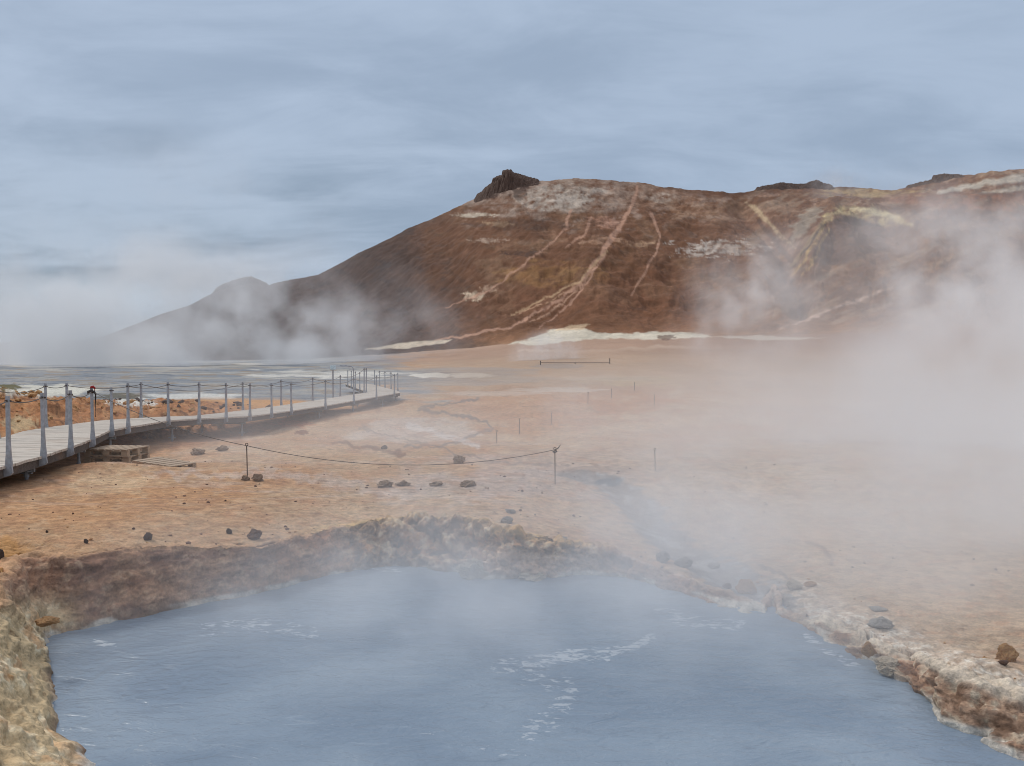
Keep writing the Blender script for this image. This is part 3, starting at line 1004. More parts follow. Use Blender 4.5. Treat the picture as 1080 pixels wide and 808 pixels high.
# step of the wall: upright body, rounded head, little beach at the foot
hz = np.interp(tcl, [0, .10, .8, 1], [0, .14, .72, 1])
vt = np.interp(tcl, [0, .10, .8, 1], [0.0, .20, .89, 1])
BX = SPt[None, :, 0] * (1 - hz) + RP[None, :, 0] * hz
BY = SPt[None, :, 1] * (1 - hz) + RP[None, :, 1] * hz
over = np.clip(T2 - 1, 0, 1)
BX = BX + outw[None, :, 0] * over * 0.9
BY = BY + outw[None, :, 1] * over * 0.9
gout, _ = full_height(BX, BY)
BZ = (Z_WATER - .06) + (gR[None, :] - Z_WATER + .06) * vt
BZ = np.where(T2 > 1, gout + (0.02 + CR * .03) * (1 - over / .3) - 0.10 * sstep(over, .12, .3), BZ + (0.02 + CR * .03) * sstep(tcl, .7, 1))
BZ = np.where(T2 < 0, Z_WATER - .06 + T2 * 1.2, BZ)


def normals(x, y, z):
    P = np.stack([x, y, z], -1)
    du = np.gradient(P, axis=1)
    dv = np.gradient(P, axis=0)
    n = np.cross(du, dv)
    n /= np.linalg.norm(n, axis=-1)[..., None] + 1e-9
    return n


nrm = normals(BX, BY, BZ)
if nrm[40, :, 2].mean() < 0:
    nrm = -nrm
for c_ in range(3):
    for r_ in range(NT):
        nrm[r_, :, c_] = np.convolve(np.pad(nrm[r_, :, c_], 30, mode='edge'), np.ones(61) / 61, 'valid')
nrm /= np.linalg.norm(nrm, axis=-1)[..., None] + 1e-9
fadeo = 1 - sstep(over, .1, .28)
ledge = fb3(BX * 1.6, BY * 1.6, BZ * 9, 3, 3)
dsp = 0.045 * fb3(BX * 2.6, BY * 2.6, BZ * 4.2, 5, 1, .55) + 0.022 * ledge
dsp = dsp + 0.018 * fb3(BX * 11, BY * 11, BZ * 14, 3, 31, .6)
wa, wb = wor3(BX * 4.5 + .3 * ledge, BY * 4.5, BZ * 5.5, 3)
va, vb = wor3(BX * 11, BY * 11, BZ * 13, 13)
ua, ub = wor3(BX * 26, BY * 26, BZ * 26, 23)
dsp = dsp + CR * ((.4 - wa ** 2 * 1.1) * .17 + (.4 - va ** 2 * 1.1) * .085 + (.4 - ua ** 2) * .022) + (1 - CR) * ((.4 - va ** 2) * .02 + (.4 - wa ** 2) * .035)
# undercut hollows in the middle crag
dsp = dsp - CR * 0.12 * sstep(fb3(BX * 2.2, BY * 2.2, BZ * 3 + 5, 3, 41), .25, .6) * sstep(tcl, .1, .3) * (1 - sstep(tcl, .7, .9))
dsp = dsp * (1 - .3 * (1 - sstep(rpx, 10, 60)))[None, :] * fadeo * np.interp(T2, [-.25, 0, .16], [.1, .25, 1])
QX, QY, QZ = BX + nrm[..., 0] * dsp, BY + nrm[..., 1] * dsp, BZ + nrm[..., 2] * dsp
bpx, bpy_ = pxpy(QX, QY, QZ)
bc = np.zeros(QX.shape + (3,), np.float32)
b1 = fb3(QX * 2.4, QY * 2.4, QZ * 4, 4, 51, .6)
b2 = fb3(QX * 9, QY * 9, QZ * 11, 4, 61, .6)
b3 = fb3(QX * 1.1, QY * 1.1, QZ * 13, 4, 71, .6)


def bl(mask, c):
    global bc
    m = np.clip(mask, 0, 1)[..., None]
    bc = bc * (1 - m) + c * m


bl(np.ones_like(QX), C(158, 124, 100))
bl(sstep(b1, 0.0, 0.6) * .8, C(160, 120, 94))
bl(sstep(-b1, 0.1, 0.6) * .7, C(124, 92, 76))
bl(sstep(b3, 0.1, 0.6) * .5, C(170, 132, 104))
bl(sstep(-b3, 0.15, 0.6) * .5, C(104, 76, 62))
bl(sstep(fb3(QX * 1.4, QY * 1.4, QZ * 2, 3, 91), .35, .7) * .6, C(176, 108, 70))
bl(sstep(b2, .3, .8) * .4, C(188, 160, 132))
ctm = sstep(bpx, 335, 400) * (1 - sstep(bpx, 600, 680))
bl(ctm * .8, C(164, 130, 98))
bl(ctm * sstep(b2, 0.0, .5) * .75, C(200, 180, 152))
bl(ctm * sstep(b1, 0.1, .6) * .6, C(178, 126, 82))
bl(ctm * sstep(-b2, .1, .5) * .75, C(92, 72, 56))
bl(ctm * sstep(wb - wa, .12, .0) * .0, C(92, 72, 56))
bl(ctm * sstep(tcl, .8, .95) * sstep(b1, -.2, .4) * .45, C(190, 158, 108))
pk = sstep(bpx, 480, 500) * (1 - sstep(bpx, 600, 640)) * (1 - sstep(tcl, .5, .75))
bl(pk * .6, C(204, 176, 156))
mdm = sstep(bpx, 600, 680) * (1 - sstep(bpx, 840, 880))
bl(mdm * .5, C(150, 126, 108))
rbm = sstep(bpx, 820, 880)
bl(rbm * .6, C(164, 138, 116))
bl(rbm * sstep(b2, 0.1, .6) * .6, C(198, 184, 160))
bl(rbm * sstep(-b2, .1, .5) * .75, C(112, 86, 68))
bl(rbm * sstep(b1, .25, .7) * .3, C(164, 124, 92))
bl(rbm * (1 - sstep(tcl, .35, .6)) * .4, C(116, 94, 78))
bl(rbm * sstep(tcl, .8, .95) * .75, C(208, 194, 174))
lbm = (1 - sstep(bpx, 55, 100)) * sstep(bpy_, 615, 660) * sstep(T2, -.02, .12)
bl(lbm * .9, C(196, 172, 134))
bl(lbm * sstep(b1 + .3 * b2, -.1, .5) * .75, C(218, 204, 174))
bl(lbm * sstep(-b2, .35, .9) * .55, C(140, 112, 80))
bl(lbm * sstep(b1, .15, .5) * .6, C(188, 136, 84))
tp = (1 - sstep(bpx, 330, 420)) * sstep(tcl, .9, 1.0)
bl(tp * .8, C(186, 146, 110))
tp2 = ctm * sstep(T2, 1.02, 1.2)
bl(tp2 * .8, C(200, 166, 118))
tp3 = sstep(bpx, 620, 700) * (1 - sstep(bpx, 815, 850)) * sstep(tcl, .9, 1.0)
bl(tp3 * .8, C(190, 166, 146))
# damp dark band just above the water, broken rim of dried scum at it
bl((1 - sstep(tcl + .05 * b1, .03, .16)) * .55, C(96, 82, 74))
sc_m = (1 - sstep(np.abs(QZ - Z_WATER - .02), .015, .05)) * sstep(fbm(np.broadcast_to(sa * 1.3, QX.shape), QZ * 4, 3, 77), -.15, .25)
bl(sc_m * .75, C(206, 200, 188))
bc = np.clip(bc * (1.12 + .1 * b2)[..., None], .01, .85)
idx = np.arange(NT * ns).reshape(NT, ns)
qf = np.stack([idx[:-1, :-1], idx[:-1, 1:], idx[1:, 1:], idx[1:, :-1]], -1).reshape(-1, 4)
me = bpy.data.meshes.new('pool_bank')
me.vertices.add(NT * ns)
me.vertices.foreach_set('co', np.stack([QX, QY, QZ], -1).astype(np.float32).ravel())
me.loops.add(qf.size)
me.loops.foreach_set('vertex_index', qf.astype(np.int32).ravel())
me.polygons.add(len(qf))
me.polygons.foreach_set('loop_start', np.arange(0, qf.size, 4, dtype=np.int32))
me.polygons.foreach_set('loop_total', np.full(len(qf), 4, np.int32))
me.update(calc_edges=True)
me.polygons.foreach_set('use_smooth', np.ones(len(qf), bool))
at = me.color_attributes.new('ground_tint', 'FLOAT_COLOR', 'POINT')
cc = np.ones((NT * ns, 4), np.float32)
cc[:, :3] = bc.reshape(-1, 3)
at.data.foreach_set('color', cc.ravel())
me.materials.append(M_earth)
bank_o = bpy.data.objects.new('pool_bank', me)
sc.collection.objects.link(bank_o)
bank_o['kind'] = 'structure'
print('bank', NT, ns)

# ------------------------------------------------------------------ water
def water():
    pts = np.array(shore)
    x0, x1 = pts[:, 0].min() - .3, pts[:, 0].max() + .3
    y0, y1 = pts[:, 1].min() - .3, pts[:, 1].max() + .3
    st_ = 0.05
    gx = np.arange(x0, x1, st_)
    gy = np.arange(y0, y1, st_)
    GX, GY = np.meshgrid(gx, gy)
    ny, nx = GX.shape
    ds2, _ = seg_dist(GX, GY, shore, True)
    ins = inside(GX, GY, shore)
    keep = ins | (ds2 < 0.25)
    idx = np.arange(nx * ny).reshape(ny, nx)
    fm = keep[:-1, :-1] & keep[1:, 1:] & keep[:-1, 1:] & keep[1:, :-1]
    q = np.stack([idx[:-1, :-1], idx[:-1, 1:], idx[1:, 1:], idx[1:, :-1]], -1)[fm]
    used = np.unique(q)
    rem = np.full(nx * ny, -1, np.int64)
    rem[used] = np.arange(len(used))
    q = rem[q].astype(np.int32)
    GZ = Z_WATER + 0.004 * fbm(GX * 2.2, GY * 2.6, 3, 950)
    co = np.stack([GX, GY, GZ], -1).reshape(-1, 3)[used].astype(np.float32)
    me = bpy.data.meshes.new('pool_water')
    me.from_pydata(co.tolist(), [], q.tolist())
    me.polygons.foreach_set('use_smooth', np.ones(len(q), bool))
    # where foam drifts
    px_, py_ = pxpy(GX, GY, GZ)
    foam = np.zeros_like(GX)

    def fl(pts_, w, s):
        nonlocal foam
        d, _ = seg_dist(px_, py_, pts_)
        foam = np.maximum(foam, s * (1 - sstep(d / w, 0.3, 1.0)))
    fl([(525, 703), (560, 700), (600, 692), (640, 690)], 16, .9)
    fl([(640, 686), (665, 684), (688, 672)], 9, .95)
    fl([(560, 712), (600, 730), (585, 755), (560, 775)], 26, .78)
    fl([(710, 652), (745, 658), (780, 658)], 14, .86)
    fl([(690, 640), (720, 650)], 10, .8)
    fl([(215, 665), (270, 658), (330, 668)], 16, .8)
    fl([(100, 677), (120, 680)], 7, .9)
    fl([(395, 597), (420, 603)], 8, .9)
    fl([(440, 765), (520, 790), (560, 800)], 18, .62)
    fl([(850, 672), (905, 705)], 9, .8)
    fl([(300, 740), (500, 700)], 30, .45)
    at = me.attributes.new('foam', 'FLOAT', 'POINT')
    at.data.foreach_set('value', foam.reshape(-1)[used].astype(np.float32))
    m, t, b = new_mat('milky mineral water')
    tcn = N(t, 'ShaderNodeTexCoord')
    fa = N(t, 'ShaderNodeAttribute', attribute_name='foam')
    big = noise_n(t, tcn.outputs['Object'], 0.55, 3, 0.5, 0.6)
    base = mixc(t, smooth_n(t, big, 0.35, 0.7), (0.205, 0.262, 0.330), (0.285, 0.345, 0.408))
    mpf = N(t, 'ShaderNodeMapping')
    mpf.inputs['Scale'].default_value = (1.0, 1.6, 1)
    L(t, tcn.outputs['Object'], mpf.inputs[0])
    fn = noise_n(t, mpf.outputs[0], 9.0, 6, 0.68, 0.8)
    thr = math_n(t, 'ADD', math_n(t, 'MULTIPLY', fa.outputs['Fac'], 0.42), fn)
    fmask = smooth_n(t, thr, 0.86, 0.93)
    # small froth specks and dull brown flecks drifting everywhere
    sp1 = noise_n(t, mpf.outputs[0], 30.0, 3, 0.6, 0.3)
    bigm = noise_n(t, tcn.outputs['Object'], 1.1, 3, 0.6, 1.5)
    spk = math_n(t, 'MULTIPLY', smooth_n(t, sp1, 0.69, 0.74), smooth_n(t, bigm, 0.48, 0.62))
    fmask = math_n(t, 'MAXIMUM', fmask, math_n(t, 'MULTIPLY', spk, 0.7))
    mps = N(t, 'ShaderNodeMapping')
    mps.inputs['Scale'].default_value = (2.2, 9.0, 1)
    mps.inputs['Rotation'].default_value = (0, 0, R(-24))
    L(t, tcn.outputs['Object'], mps.inputs[0])
    sw = noise_n(t, mps.outputs[0], 0.8, 5, 0.65, 1.6)
    base = mixc(t, math_n(t, 'MULTIPLY', smooth_n(t, sw, 0.56, 0.74), 0.45), base, (0.150, 0.190, 0.240))
    base = mixc(t, math_n(t, 'MULTIPLY', smooth_n(t, sw, 0.40, 0.28), 0.35), base, (0.36, 0.42, 0.48))
    L(t, mixc(t, math_n(t, 'MULTIPLY', fmask, 0.75), base, (0.50, 0.53, 0.56)), b.inputs['Base Color'])
    L(t, math_n(t, 'ADD', math_n(t, 'MULTIPLY', fmask, 0.5), 0.24), b.inputs['Roughness'])
    b.inputs['IOR'].default_value = 1.33
    mpw = N(t, 'ShaderNodeMapping')
    mpw.inputs['Scale'].default_value = (0.85, 1.3, 1)
    L(t, tcn.outputs['Object'], mpw.inputs[0])
    wn = noise_n(t, mpw.outputs[0], 4.0, 4, 0.55, 1.2)
    wn2 = noise_n(t, mpw.outputs[0], 17.0, 3, 0.5, 0.5)
    wv = N(t, 'ShaderNodeTexWave')
    wv.wave_type = 'RINGS'
    wv.rings_direction = 'Z'
    mpr = N(t, 'ShaderNodeMapping')
    rx, ry = on_level(205, 715, Z_WATER)
    mpr.inputs['Location'].default_value = (-float(rx), -float(ry), 0)
    L(t, tcn.outputs['Object'], mpr.inputs[0])
    L(t, mpr.outputs[0], wv.inputs['Vector'])
    wv.inputs['Scale'].default_value = 2.2
    wv.inputs['Distortion'].default_value = 4.0
    wv.inputs['Detail'].default_value = 2
    ln = N(t, 'ShaderNodeVectorMath', operation='LENGTH')
    L(t, mpr.outputs[0], ln.inputs[0])
    ringfade = smooth_n(t, ln.outputs['Value'], 0.2, 2.2, 0.12, 0.0)
    hgt = math_n(t, 'ADD', math_n(t, 'ADD', wn, math_n(t, 'MULTIPLY', wn2, 0.25)), math_n(t, 'MULTIPLY', wv.outputs['Fac'], ringfade))
    bp = N(t, 'ShaderNodeBump')
    bp.inputs['Strength'].default_value = 0.6
    bp.inputs['Distance'].default_value = 0.045
    L(t, hgt, bp.inputs['Height'])
    L(t, bp.outputs[0], b.inputs['Normal'])
    me.materials.append(m)
    o = bpy.data.objects.new('pool_water', me)
    sc.collection.objects.link(o)
    o['kind'] = 'structure'


water()


# ------------------------------------------------------------------ mesh helpers
class MB:
    def __init__(s):
        s.v, s.f = [], []

    def box(s, c, size, rot=None, taper=1.0):
        """box centred at c; rot a 3x3 Matrix; taper scales the top"""
        base = len(s.v)
        for dz_ in (-1, 1):
            k = taper if dz_ > 0 else 1.0
            for dx, dy in ((-1, -1), (1, -1), (1, 1), (-1, 1)):
                p = Vector((dx * size[0] / 2 * k, dy * size[1] / 2 * k, dz_ * size[2] / 2))
                if rot is not None:
                    p = rot @ p
                s.v.append(tuple(p + Vector(c)))
        b = base
        s.f += [(b, b + 3, b + 2, b + 1), (b + 4, b + 5, b + 6, b + 7), (b, b + 1, b + 5, b + 4), (b + 1, b + 2, b + 6, b + 5),
                (b + 2, b + 3, b + 7, b + 6), (b + 3, b, b + 4, b + 7)]

    def tube(s, pts, r, n=8):
        pts = [Vector(p) for p in pts]
        rr = r if isinstance(r, (list, tuple)) else [r] * len(pts)
        base = len(s.v)
        for i, p in enumerate(pts):
            d = (pts[min(i + 1, len(pts) - 1)] - pts[max(i - 1, 0)]).normalized()
            a = d.cross(Vector((0, 0, 1)))
            if a.length < 1e-3:
                a = Vector((1, 0, 0))
            a.normalize()
            b = d.cross(a)
            for k in range(n):
                an = 2 * math.pi * k / n
                s.v.append(tuple(p + (a * math.cos(an) + b * math.sin(an)) * rr[i]))
        for i in range(len(pts) - 1):
            for k in range(n):
                k2 = (k + 1) % n
                s.f.append((base + i * n + k, base + i * n + k2, base + (i + 1) * n + k2, base + (i + 1) * n + k))
        s.f.append(tuple(base + k for k in range(n))[::-1])
        e = base + (len(pts) - 1) * n
        s.f.append(tuple(e + k for k in range(n)))

    def prism(s, outline, d0, d1, origin, ax, ay, az):
        """outline in (ax, az) extruded along ay from d0 to d1"""
        base = len(s.v)
        n = len(outline)
        for d in (d0, d1):
            for (a, h) in outline:
                s.v.append(tuple(origin + ax * a + az * h + ay * d))
        s.f.append(tuple(base + k for k in range(n)))
        s.f.append(tuple(base + n + k for k in range(n))[::-1])
        for k in range(n):
            k2 = (k + 1) % n
            s.f.append((base + k, base + n + k, base + n + k2, base + k2))

    def build(s, name, mat, parent=None, bevel=0.0, smooth=False):
        me = bpy.data.meshes.new(name)
        me.from_pydata(s.v, [], s.f)
        me.update()
        if smooth:
            me.polygons.foreach_set('use_smooth', np.ones(len(me.polygons), bool))
        me.materials.append(mat)
        o = bpy.data.objects.new(name, me)
        sc.collection.objects.link(o)
        if bevel:
            md = o.modifiers.new('bevel', 'BEVEL')
            md.width = bevel
            md.segments = 1
            md.limit_method = 'ANGLE'
        if parent is not None:
            o.parent = parent
        return o


def tag(o, label=None, cat=None, group=None, kind=None):
    if label:
        o['label'] = label
    if cat:
        o['category'] = cat
    if group:
        o['group'] = group
    if kind:
        o['kind'] = kind
    return o


def empty(name, loc, rz=0.0):
    o = bpy.data.objects.new(name, None)
    o.empty_display_size = 0.2
    sc.collection.objects.link(o)
    o.location = loc
    o.rotation_euler = (0, 0, rz)
    return o


def wood_mat(name, c1, c2, rot=0.0, rough=0.85, scale=(2.0, 14.0, 14.0), spots=0.0):
    m, t, b = new_mat(name)
    tcn = N(t, 'ShaderNodeTexCoord')
    mpn = N(t, 'ShaderNodeMapping')
    mpn.inputs['Rotation'].default_value = (0, 0, rot)
    mpn.inputs['Scale'].default_value = scale
    L(t, tcn.outputs['Object'], mpn.inputs[0])
    g = noise_n(t, mpn.outputs[0], 2.0, 5, 0.65, 0.4)
    big = noise_n(t, tcn.outputs['Object'], 1.3, 4, 0.6)
    c = mixc(t, smooth_n(t, g, 0.3, 0.7), s2l(c1), s2l(c2))
    c = mixc(t, math_n(t, 'MULTIPLY', smooth_n(t, big, 0.5, 0.75), 0.35), c, s2l((150, 118, 92)))
    L(t, c, b.inputs['Base Color'])
    b.inputs['Roughness'].default_value = rough
    bp = N(t, 'ShaderNodeBump')
    bp.inputs['Strength'].default_value = 0.5
    bp.inputs['Distance'].default_value = 0.006
    L(t, g, bp.inputs['Height'])
    L(t, bp.outputs[0], b.inputs['Normal'])
    return m


def metal_mat(name, c, metallic=0.55, rough=0.5):
    m, t, b = new_mat(name)
    tcn = N(t, 'ShaderNodeTexCoord')
    n_ = noise_n(t, tcn.outputs['Object'], 18.0, 4, 0.6)
    n_b = noise_n(t, tcn.outputs['Object'], 3.0, 4, 0.6)
    cc = mixc(t, smooth_n(t, n_, 0.35, 0.7), tuple(x * 0.8 for x in s2l(c)), tuple(min(1, x * 1.15) for x in s2l(c)))
    cc = mixc(t, math_n(t, 'MULTIPLY', smooth_n(t, n_b, 0.55, 0.75), 0.4), cc, s2l((140, 112, 92)))
    L(t, cc, b.inputs['Base Color'])
    b.inputs['Metallic'].default_value = metallic
    L(t, smooth_n(t, n_, 0.3, 0.7, rough - .1, rough + .15), b.inputs['Roughness'])
    return m


M_deck = wood_mat('bleached deck boards', (184, 170, 156), (212, 200, 184), 0.0)
M_beam = wood_mat('dark damp beam', (74, 66, 60), (104, 94, 86))
M_pallet = wood_mat('weathered pallet wood', (158, 134, 110), (188, 164, 138))
M_galv = metal_mat('galvanised steel', (168, 172, 178), 0.35, 0.5)
M_leg = metal_mat('dull support steel', (150, 154, 158), 0.3, 0.6)
M_rope = wood_mat('grey rope', (96, 90, 86), (122, 116, 110), 0.0, 0.9, (40, 40, 40))
M_iron = metal_mat('rusty thin iron', (92, 78, 70), 0.3, 0.7)
M_teal = metal_mat('pale painted plate', (196, 210, 212), 0.1, 0.45)
M_red = wood_mat('red cloth', (168, 42, 40), (130, 30, 34), 0, 0.9, (20, 20, 20))
M_black = wood_mat('black cord', (30, 28, 32), (44, 42, 46), 0, 0.8, (20, 20, 20))

# ------------------------------------------------------------------ boardwalk


def deck_z(Y):
    return float(np.interp(Y, [5, 13, 18, 21, 24.3, 26.2, 28, 31, 35, 46, 80], [.58, .56, .53, .54, .47, .40, .33, .26, .28, .31, .31]))


def near_edge_point(px, py):
    u, v = uv(px, py)
    Yv = 25.0
    for _ in range(40):
        Yn = (deck_z(Yv) - CAM_Z) / float(v)
        Yv = 0.5 * Yv + 0.5 * Yn
    return Vector((float(u) * Yv, Yv, deck_z(Yv)))


edge_px = [(5.5, 491), (42.5, 481), (71.5, 472), (95, 463.4), (115.5, 453.5), (133, 450.4), (175.7, 443.6), (208.4, 441.4),
           (237, 440), (262, 438.8), (285, 436), (306, 433.2), (342, 428), (372, 422.8), (396, 418.5), (415, 415.2)]
E = [near_edge_point(*p) for p in edge_px]
# ends: towards the viewer outside the frame, and the tip where the walk turns back
d0 = (E[0] - E[1]).normalized()
pre = [E[0] + d0 * 8.0, E[0] + d0 * 5.5, E[0] + d0 * 3.6, E[0] + d0 * 1.8]
tip = near_edge_point(422, 414.0)
path = pre + E + [tip]
DW = 1.72
walk = empty('boardwalk', (path[8].x, path[8].y, 0))
tag(walk, 'long raised timber boardwalk with grey metal railing posts and sagging ropes', 'boardwalk')
ORG = Vector((path[8].x, path[8].y, 0))


def left_normal(i):
    a = path[max(i - 1, 0)]
    b = path[min(i + 1, len(path) - 1)]
    d = Vector((b.x - a.x, b.y - a.y, 0)).normalized()
    return Vector((-d.y, d.x, 0)), d


def left_edge(i):
    n_, _ = left_normal(i)
    return path[i] + n_ * DW


EL = [left_edge(i) for i in range(len(path))]
rnd = random.Random(4)


def planks(mb, A0, A1, B0, B1, pw=0.145, gap=0.009, th=0.04):
    ln = max((A1 - A0).length, (B1 - B0).length)
    n_ = max(1, int(round(ln / pw)))
    for k in range(n_):
        t0 = k / n_ + gap / ln / 2
        t1 = (k + 1) / n_ - gap / ln / 2
        j = rnd.uniform(-.003, .003)
        over = rnd.uniform(-.012, .012)
        q = []
        for a, b in ((A0.lerp(A1, t0), B0.lerp(B1, t0)), (A0.lerp(A1, t1), B0.lerp(B1, t1))):
            w = (b - a).normalized()
            q += [a - w * (0.02 + over), b + w * (0.02 - over)]
        b0 = len(mb.v)
        for p in q:
            mb.v.append(tuple(p - ORG + Vector((0, 0, j))))
        for p in q:
            mb.v.append(tuple(p - ORG + Vector((0, 0, j - th))))
        # q order: a0,b0,a1,b1
        mb.f += [(b0, b0 + 2, b0 + 3, b0 + 1), (b0 + 4, b0 + 5, b0 + 7, b0 + 6), (b0, b0 + 1, b0 + 5, b0 + 4),
                 (b0 + 2, b0 + 6, b0 + 7, b0 + 3), (b0, b0 + 4, b0 + 6, b0 + 2), (b0 + 1, b0 + 3, b0 + 7, b0 + 5)]


mb = MB()
for i in range(len(path) - 1):
    planks(mb, path[i], path[i + 1], EL[i], EL[i + 1])
# the turn: landing and the stretch going back to the left
tipL = EL[-1]
far0 = tip + Vector((tip.x / tip.y - .06, 1, 0)).normalized() * 2.0
back1 = near_edge_point(392, 405.2)
bd = Vector((back1.x - far0.x, back1.y - far0.y, 0)).normalized()
bn = Vector((-bd.y, bd.x, 0))
S0, S1 = far0, far0 + bd * 15
T0, T1 = S0 + bn * 1.72, S1 + bn * 1.72
planks(mb, tip, far0, tipL, tipL + (far0 - tip) * 1.0)
planks(mb, S0 + Vector((0, 0, .005)), S1, T0 + Vector((0, 0, .005)), T1)
mb.build('deck', M_deck, walk)

beam = MB()


def beam_run(pts, off_n, w=0.07, h=0.13, drop=0.045):
    for i in range(len(pts) - 1):
        a, b = pts[i] + off_n[i], pts[i + 1] + off_n[i + 1]
        d = b - a
        ln = d.length
        rot = d.to_track_quat('Y', 'Z').to_matrix()
        beam.box(tuple((a + b) / 2 - ORG + Vector((0, 0, -drop - h / 2))), (w, ln + 0.0, h), rot)


nn = [left_normal(i)[0] for i in range(len(path))]
beam_run(path, [v * 0.05 for v in nn])
beam_run(path, [v * (DW * 0.5) for v in nn])
beam_run(path, [v * (DW - 0.05) for v in nn])
beam_run([S0, S1], [bn * 0.05] * 2)
beam_run([T0, T1], [-bn * 0.05] * 2)
beam_run([tip, far0], [bn * 0.0 + nn[-1] * .05] * 2)
beam.build('side_beam', M_beam, walk)

POST_H = 1.0
posts_near = []


def make_post(p, out, along, h=POST_H, cross=True, detail=True):
    """steel post bolted to the deck's side; out = unit vector away from the deck"""
    m = MB()
    o_ = p - ORG
    ox = o_ + out * 0.045
    up_ = Vector((0, 0, 1))
    # tapering flat bar with a flared foot, widest just under the deck
    outline = [(-0.020, h), (0.020, h), (0.022, 0.35), (0.030, 0.16), (0.046, 0.0), (0.058, -0.11), (0.035, -0.14), (-0.20, -0.20), (-0.30, -0.19),
               (-0.05, -0.06), (-0.028, 0.16), (-0.022, 0.35)]
    m.prism(outline, -0.024, 0.024, ox, out, along, up_)
    # flange on the outside
    m.prism([(0.020, h), (0.027, h), (0.029, 0.35), (0.037, 0.16), (0.053, 0.0), (0.046, 0.0), (0.030, 0.16), (0.022, 0.35)],
            -0.024, 0.024, ox, out, along, up_)
    lx, ly = rnd.gauss(0, .009), rnd.gauss(0, .009)
    m.v = [(v[0] + lx * max(0, v[2] - o_.z), v[1] + ly * max(0, v[2] - o_.z), v[2]) for v in m.v]
    o = m.build('post', M_galv, walk)
    if detail:
        r_ = MB()
        q = ox + up_ * (h - 0.07)
        r_.tube([q - along * 0.05, q + along * 0.05], 0.017, 8)
        r_.tube([q + out * -0.04, q + out * 0.05], 0.012, 6)
        e = r_.build('rope_eye', M_iron, o)
    return o, p + out * 0.045 + up_ * (h - 0.07)


eyes_near = []
post_objs = []
for i in range(len(path) - 1):
    n_, d = left_normal(i)
    h = POST_H
    if i == len(pre) + 4:
        h = 0.93
    if i == len(pre) + 13:
        # taller post with a bent-over top
        o, e = make_post(path[i], -n_, d, h=1.0)
        m = MB()
        b0_ = path[i] - n_ * 0.045 - ORG
        m.tube([b0_ + Vector((0, 0, 0.95)), b0_ + Vector((0, 0, 1.36)), b0_ + Vector((-0.08, 0, 1.46)), b0_ + Vector((-0.3, 0, 1.5)), b0_ + Vector((-0.58, 0, 1.5))], 0.022)
        m.build('bent_pipe', M_galv, o)
    else:
        o, e = make_post(path[i], -n_, d, h=h)
    post_objs.append(o)
    eyes_near.append(e)
far_px = [(0.5, 463.6), (51, 449.6), (73, 445.5), (150.5, 440.2), (257.7, 433), (298, 426.6), (331, 422.2), (360, 418.4), (385, 414.8)]
# put the far posts on the far edge at the depth their bearing meets it
eyes_far = []


def far_edge_at(u):
    best = None
    for i in range(len(EL) - 1):
        a, b = EL[i], EL[i + 1]
        fa, fb = a.x - u * a.y, b.x - u * b.y
        if fa * fb <= 0 and abs(fa - fb) > 1e-9:
            t = fa / (fa - fb)
            p = a.lerp(b, t)
            if best is None or p.y > best[0].y:
                best = (p, i)
    return best


far_list = [(EL[1], 1), (EL[3], 3)]
for (a, b) in far_px:
    u_, _ = uv(a, b)
    r_ = far_edge_at(float(u_))
    if r_:
        far_list.append(r_)
far_list.append((EL[-1].lerp(EL[-2], .1), len(EL) - 2))
far_list.sort(key=lambda t: t[0].y)
print('far posts', [(round(p.x, 2), round(p.y, 2)) for p, _ in far_list])
for (p, i) in far_list:
    n_, d = left_normal(i)
    o, e = make_post(p, n_, d, h=1.3 if abs(p.y - 47) < 1.5 else POST_H)
    eyes_far.append(e)
# posts along the stretch going back
back_eyes = []
for k in range(5):
    p = S0.lerp(S1, (k + .15) / 5)
    o, e = make_post(p, -bn, bd)
    back_eyes.append(e)
back_eyes2 = []
for k in range(4):
    p = T0.lerp(T1, (k + 1.1) / 5)
    o, e = make_post(p, bn, bd)
    back_eyes2.append(e)


def rope_run(eyes, sags, r=0.0085, parent=walk, name='rope'):
    m = MB()
    for i in range(len(eyes) - 1):
        a, b = eyes[i] - ORG, eyes[i + 1] - ORG
        sg = sags if isinstance(sags, float) else sags[i]
        sg = sg * (a - b).length * rnd.uniform(.7, 1.25)
        pts = []
        for k in range(13):
            t = k / 12
            q = a.lerp(b, t)
            q.z -= 4 * sg * t * (1 - t)
            pts.append(q)
        m.tube(pts, r, 6)
    return m.build(name, M_rope, parent, smooth=True)


k_end = len(pre) + 3                      # post with the red knot: the rope leaves the walk here
rope_run(eyes_near[:k_end + 1], 0.045)
rope_run(eyes_near[k_end + 2:], 0.03)
rope_run(eyes_far, 0.035)
rope_run(back_eyes, 0.03)

